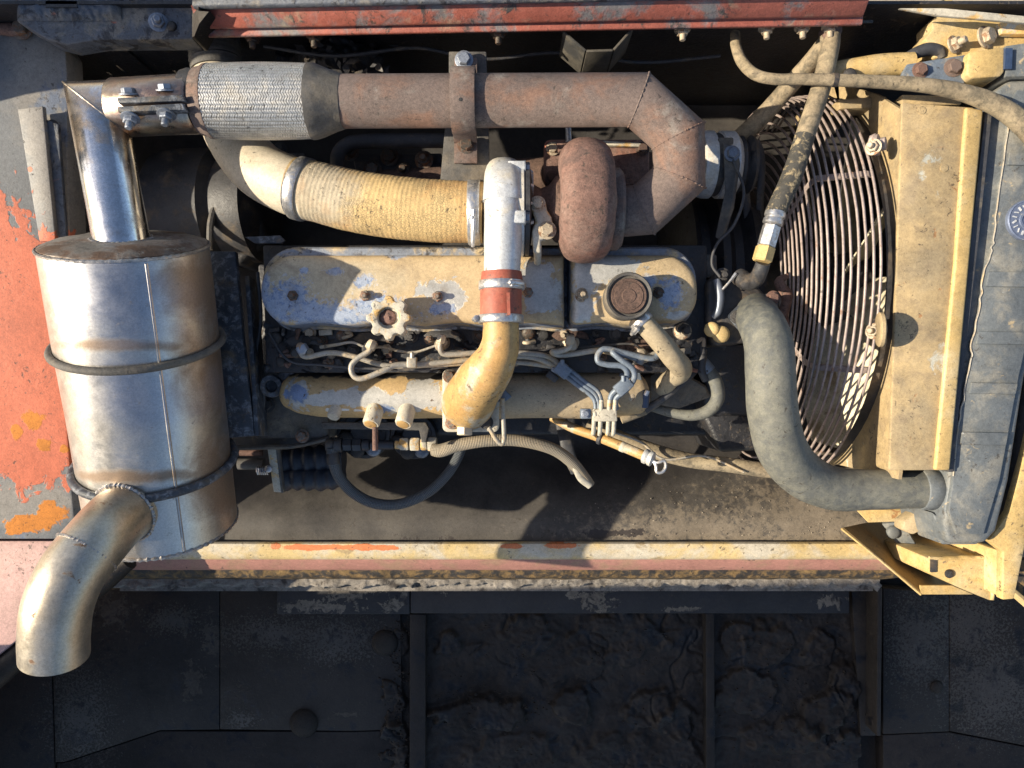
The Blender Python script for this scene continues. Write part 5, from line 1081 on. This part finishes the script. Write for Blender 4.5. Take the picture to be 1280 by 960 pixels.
lg = MB().lathe(pl, (0, 0, 1), [(25, -2), (25, 3), (23.5, 4), (22.5, 3), (11, 3), (10.5, 4.4), (8, 4.4), (7.5, 3), (1, 3)], 48).build('plaque', 'logo_blue', ra)
for i in range(18):                           # raised lettering round the plaque, too worn to read
    a = R(20 * i + 6); 
    if i % 9 in (4,): continue
    MB().box(pl + Vector((17 * math.cos(a), 17 * math.sin(a), 3.6)), 5.2, 1.2 if i % 3 else 2.2, 1.2, rot=a + (.5 if i % 2 else 0)).build('raised_letter', 'alu', lg)
MB().prism([(1166, 640, -10), (1196, 664, -4), (1238, 666, -4), (1222, 681, -10), (1178, 681, -10)], 60).build('tank_foot', 'radiator_paint', ra, bevel=3)
for px, py in ((1190, 672), (1214, 672), (1200, 676)): bolt(ra, px, py, -3, 2.2, 'greasy', 'round', name='drain_hole')
MB().lathe(W(1164, 611, -22), (1, 0, 0), [(24, -6), (24, 18), (29, 20), (29, 26), (22, 27)], 36).build('inlet_neck', 'iron', ra)
MB().slab([Vector((575, -140, -40)), Vector((600, 380, -40)), Vector((600, 380, -560)), Vector((575, -140, -560))], 60).build('core', 'core', ra)
MB().prism([(1146, 640, -60), (1158, 634, -58), (1166, 646, -56), (1160, 660, -60), (1142, 668, -66), (1128, 662, -70), (1130, 652, -66)], 26).jitter(2.5, .06).build('mounting_lug', 'shroud_paint', ra, bevel=2.5)
MB().prism([(1232, 138, 18), (1240, 140, 18), (1223, 300, 18), (1203, 470, 18), (1191, 590, 18), (1186, 590, 18), (1198, 470, 18), (1214, 300, 18)], 30).build('dark_gap_strip', 'rubber_black', ra)  # black strip added to draw the dark gap between shroud and tank
# rubber seal and yellow post at the right edge
sl2 = thing('rubber_seal', 'black rubber seal strip between radiator tank and yellow post', 'seal', (1275, 500, -60))
MB().tube([(1345, 200, -40, 12), (1310, 400, -40, 12), (1284, 520, -40, 12), (1268, 610, -40, 12), (1244, 674, -44, 10)], 14, 6).build('strip', 'rubber_black', sl2)
po = thing('frame_post', 'bright yellow steel frame post at the radiator end', 'post', (1262, 700, -335))
MB().prism([(1345, 300, -6), (1312, 430, -6), (1284, 560, -6), (1262, 640, -6), (1236, 676, -6), (1254, 690, -6), (1253, 750, -6), (1268, 749, -6), (1290, 640, -6), (1345, 420, -6)], 14).build('plate', 'frame_yellow', po, bevel=2)
MB().prism([(1254, 690, -20), (1266, 690, -20), (1266, 748, -20), (1254, 748, -20)], 330).build('leg', 'frame_yellow', po, bevel=2)
mbk = thing('mounting_box', 'yellow steel box bracket with a round hole under the radiator', 'bracket', (1205, 720, -335))
MB().prism([(1162, 698, -60), (1250, 697, -60), (1241, 752, -60), (1206, 738, -60), (1162, 718, -60)], 170).build('box', 'frame_yellow', mbk, bevel=3)
bolt(mbk, 1186, 717, -60, 4.6, 'greasy', 'round', name='hole'); MB().box(W(1166.5, 707, -60), 8, 17, 3).build('worn_patch', 'iron', mbk)
MB().tube([(1162, 698, -60, 2.2), (1206, 697, -60, 2.2), (1250, 697, -60, 2.2)], 8, 12).jitter(1.2, .1).build('weld_bead', 'frame_yellow', mbk); MB().tube([(1249, 699, -59, 2.6), (1243, 724, -59, 2.6), (1240, 750, -59, 2.6)], 8, 12).jitter(1.4, .1).build('weld_bead', 'frame_yellow', mbk)
MB().slab([W(1102, 655, -160), W(1128, 652, -150), W(1150, 690, -150), W(1128, 690, -160)][::-1], 8).build('lug_plate', 'radiator_paint', mbk, bevel=1.5); bolt(mbk, 1116, 665, -156, 7, 'radiator_paint', 'round')
dfl = thing('deflector_plate', 'thin slanted sheet, its shade painted brown, with a bright edge beside the box bracket', 'plate', (1110, 700, -260))
MB().slab([W(1052, 661, -120), W(1151, 743, -120), W(1215, 743, -260), W(1104, 650, -260)][::-1], 3).build('sheet', 'shaded_sheet', dfl)
MB().slab([W(1151, 732, -118), W(1190, 732, -118), W(1216, 743, -118), W(1151, 743, -118)][::-1], 4).build('bent_lip', 'frame_yellow', dfl)
MB().tube([(1052, 661, -119, 1.6), (1100, 700, -119, 1.6), (1151, 743, -119, 1.8)], 6, 6).build('bright_edge', 'frame_yellow', dfl)
# glimpses beside the post
sb_ = thing('outer_plate', 'rust orange plate with a pale edge beyond the yellow post', 'panel', (1290, 735, -335))
MB().prism([(1268, 700, -200), (1345, 700, -200), (1345, 790, -200), (1262, 742, -200)], 20).build('sheet', 'rail_gold', sb_, bevel=1); MB().tube([(1256, 732, -190, 5), (1280, 752, -190, 5), (1320, 790, -190, 5)], 8, 3).build('edge', 'frame_yellow', sb_)

# upper right frame brackets
ub = thing('upper_bracket', 'weathered yellow frame bracket with bolts and a thin cover plate, above the radiator', 'bracket', (1220, 50, -120))
MB().prism([(1124, 10, 30), (1180, 10, 30), (1345, 26, 30), (1345, 34, 30), (1172, 19, 28)], 5).build('cover_plate', 'pale_paint', ub, bevel=.8)
MB().prism([(1172, 18, -10), (1345, 30, -10), (1345, 70, -10), (1212, 78, -10), (1168, 72, -10), (1157, 48, -10), (1166, 36, -10), (1166, 26, -10)], 40).jitter(.8, .05).build('gusset', 'frame_yellow', ub, bevel=1.5)
MB().prism([(1173, 2, -20), (1191, -6, -20), (1191, 14, -20), (1173, 14, -20)], 10).build('tab', 'frame_yellow', ub, bevel=1)
MB().prism([(1250, 28, 2), (1345, 30, 2), (1345, 44, 2), (1252, 42, 2)], 10).build('patch_plate', 'pale_paint', ub, bevel=1)
bolt(ub, 1192, 56, -6, 8, 'bolt_pale', 'stud', axis=(.5, .1, 1)); bolt(ub, 1231, 47, -6, 10, 'bolt_pale', 'hex', axis=(.5, .1, 1))
MB().prism([(1212, 64, 16), (1256, 58, 16), (1256, 90, 16), (1250, 96, 16), (1214, 98, 16), (1208, 92, 16)], 60).build('box_end', 'frame_yellow', ub, bevel=3)
MB().prism([(1257, 57, 14), (1345, 44, 14), (1345, 94, 14), (1257, 96, 14)], 50).build('side_rail', 'radiator_paint', ub, bevel=2)
MB().prism([(1257, 60, 19), (1266, 60, 19), (1265, 86, 19), (1256, 86, 19)], 6).build('label_patch', 'decal', ub)
gb = thing('link_plate', 'blue grey link plate with two rusty bolts, beside the cream stay rod', 'plate', (1165, 90, -30))
MB().prism([(1128, 95, 4), (1134, 80, 4), (1170, 74, 4), (1208, 68, 4), (1206, 104, 4), (1190, 104, 4)], 10).build('plate', 'pipe_blue', gb, bevel=1.5); bolt(gb, 1150, 88, 4, 7, 'rust_red'); bolt(gb, 1191, 85, 4, 8, 'rust_pipe')
MB().tube([(1126, 82, -14, 7), (1138, 70, -10, 7), (1158, 62, -10, 8), (1172, 64, -12, 8), (1176, 72, -14, 7)], 14, 5).build('rubber_arch', 'rubber_black', gb)
MB().prism([(1190, 106, -10), (1218, 102, -10), (1218, 112, -10), (1200, 112, -10)], 10).build('lip', 'frame_yellow', gb, bevel=1)

# loose grit and pebbles on the bay floor
gv = MB()
for i in range(220):
    px = random.gauss(960, 75) if i % 3 else random.gauss(800, 90); py = 658 - abs(random.gauss(0, 26))
    if px < 640 or px > 1150 or py < 560: continue
    h = -335 + 88 * (lambda t: t * t * (3 - 2 * t))(min(1, max(0, (py - 545) / 105))); c = W(px, py, -335); c.z = h + 1; r_ = random.choice([.4, .5, .6, .7, .8, 1.1]) 
    vs_ = [c + Vector((random.uniform(-1, 1), random.uniform(-1, 1), random.uniform(0, 1))) * .4 * r_ + Vector(d) * r_ for d in ((1, 0, 0), (0, 1, 0), (-1, 0, 0), (0, -1, 0), (0, 0, 1.0), (0, 0, -.8))]
    gv.add(vs_, [(0, 1, 4), (1, 2, 4), (2, 3, 4), (3, 0, 4), (1, 0, 5), (2, 1, 5), (3, 2, 5), (0, 3, 5)])
tag(gv.build('gravel', 'grit', ang=10), 'scattered pale grit and pebbles on the bay floor', 'gravel', kind='stuff')

def wire_run(label, pts, mat='rubber_black'):
    t = thing('wiring', label, 'cable', pts[len(pts) // 2][:3]); MB().tube(pts, 8, 7).build('cable', mat, t, ang=60); return t
wire_run('thin black cable sagging under the red hood beam', [(330, 58, -60, 2.4), (420, 70, -50, 2.4), (520, 60, -50, 2.4), (600, 74, -60, 2.4), (700, 66, -60, 2.4), (800, 78, -70, 2.4), (900, 70, -80, 2.4)])
wire_run('thin black cable looping from the alternator down to the thermostat', [(916, 200, -20, 2), (930, 240, -16, 2), (918, 280, -20, 2), (896, 305, -24, 2), (890, 330, -26, 2), (900, 346, -24, 2)])
wire_run('thin black wire lying on the head below the left valve cover', [(336, 416, -40, 1.8), (360, 450, -36, 1.8), (400, 456, -36, 1.8), (450, 460, -38, 1.8), (520, 462, -40, 1.8), (560, 458, -42, 1.8)])
wire_run('thin dull wire tied along the tan oil pipe', [(760, 538, -150, 1.6), (800, 552, -150, 1.6), (830, 574, -148, 1.6), (880, 570, -146, 1.6), (930, 590, -144, 1.6)], 'pipe_line')
wire_run('black cable hanging beside the muffler bracket plate', [(322, 340, -60, 2.4), (326, 400, -80, 2.4), (320, 450, -90, 2.4), (330, 500, -110, 2.4), (318, 540, -130, 2.4)])

ck = MB(); rg = random.Random(5)
for i in range(1100):
    px, py = rg.choice([(rg.uniform(535, 880), rg.uniform(772, 1000)), (rg.uniform(897, 1068), rg.uniform(772, 1000)), (rg.gauss(500, 8), rg.uniform(775, 960)), (rg.gauss(600, 40), rg.gauss(885, 12)), (rg.gauss(1020, 30), rg.gauss(890, 25))])
    c = W(px, py, -418); c.z += rg.uniform(-2, 5); r_ = rg.choice([1, 1.4, 1.8, 2.4, 3.2]); a = rg.uniform(0, 6.3)
    vs_ = [c + Vector((math.cos(a + k * 1.57) * r_ * rg.uniform(.5, 1.6), math.sin(a + k * 1.57) * r_ * rg.uniform(.4, 1.0), rg.uniform(-.6, .8))) for k in range(4)] + [c + Vector((0, 0, r_ * .8)), c - Vector((0, 0, r_))]
    ck.add(vs_, [(0, 1, 4), (1, 2, 4), (2, 3, 4), (3, 0, 4), (1, 0, 5), (2, 1, 5), (3, 2, 5), (0, 3, 5)])
tag(ck.build('grit', 'tar', ang=10), 'oily black grit and flakes scattered over the caked mud', 'grit', kind='stuff')
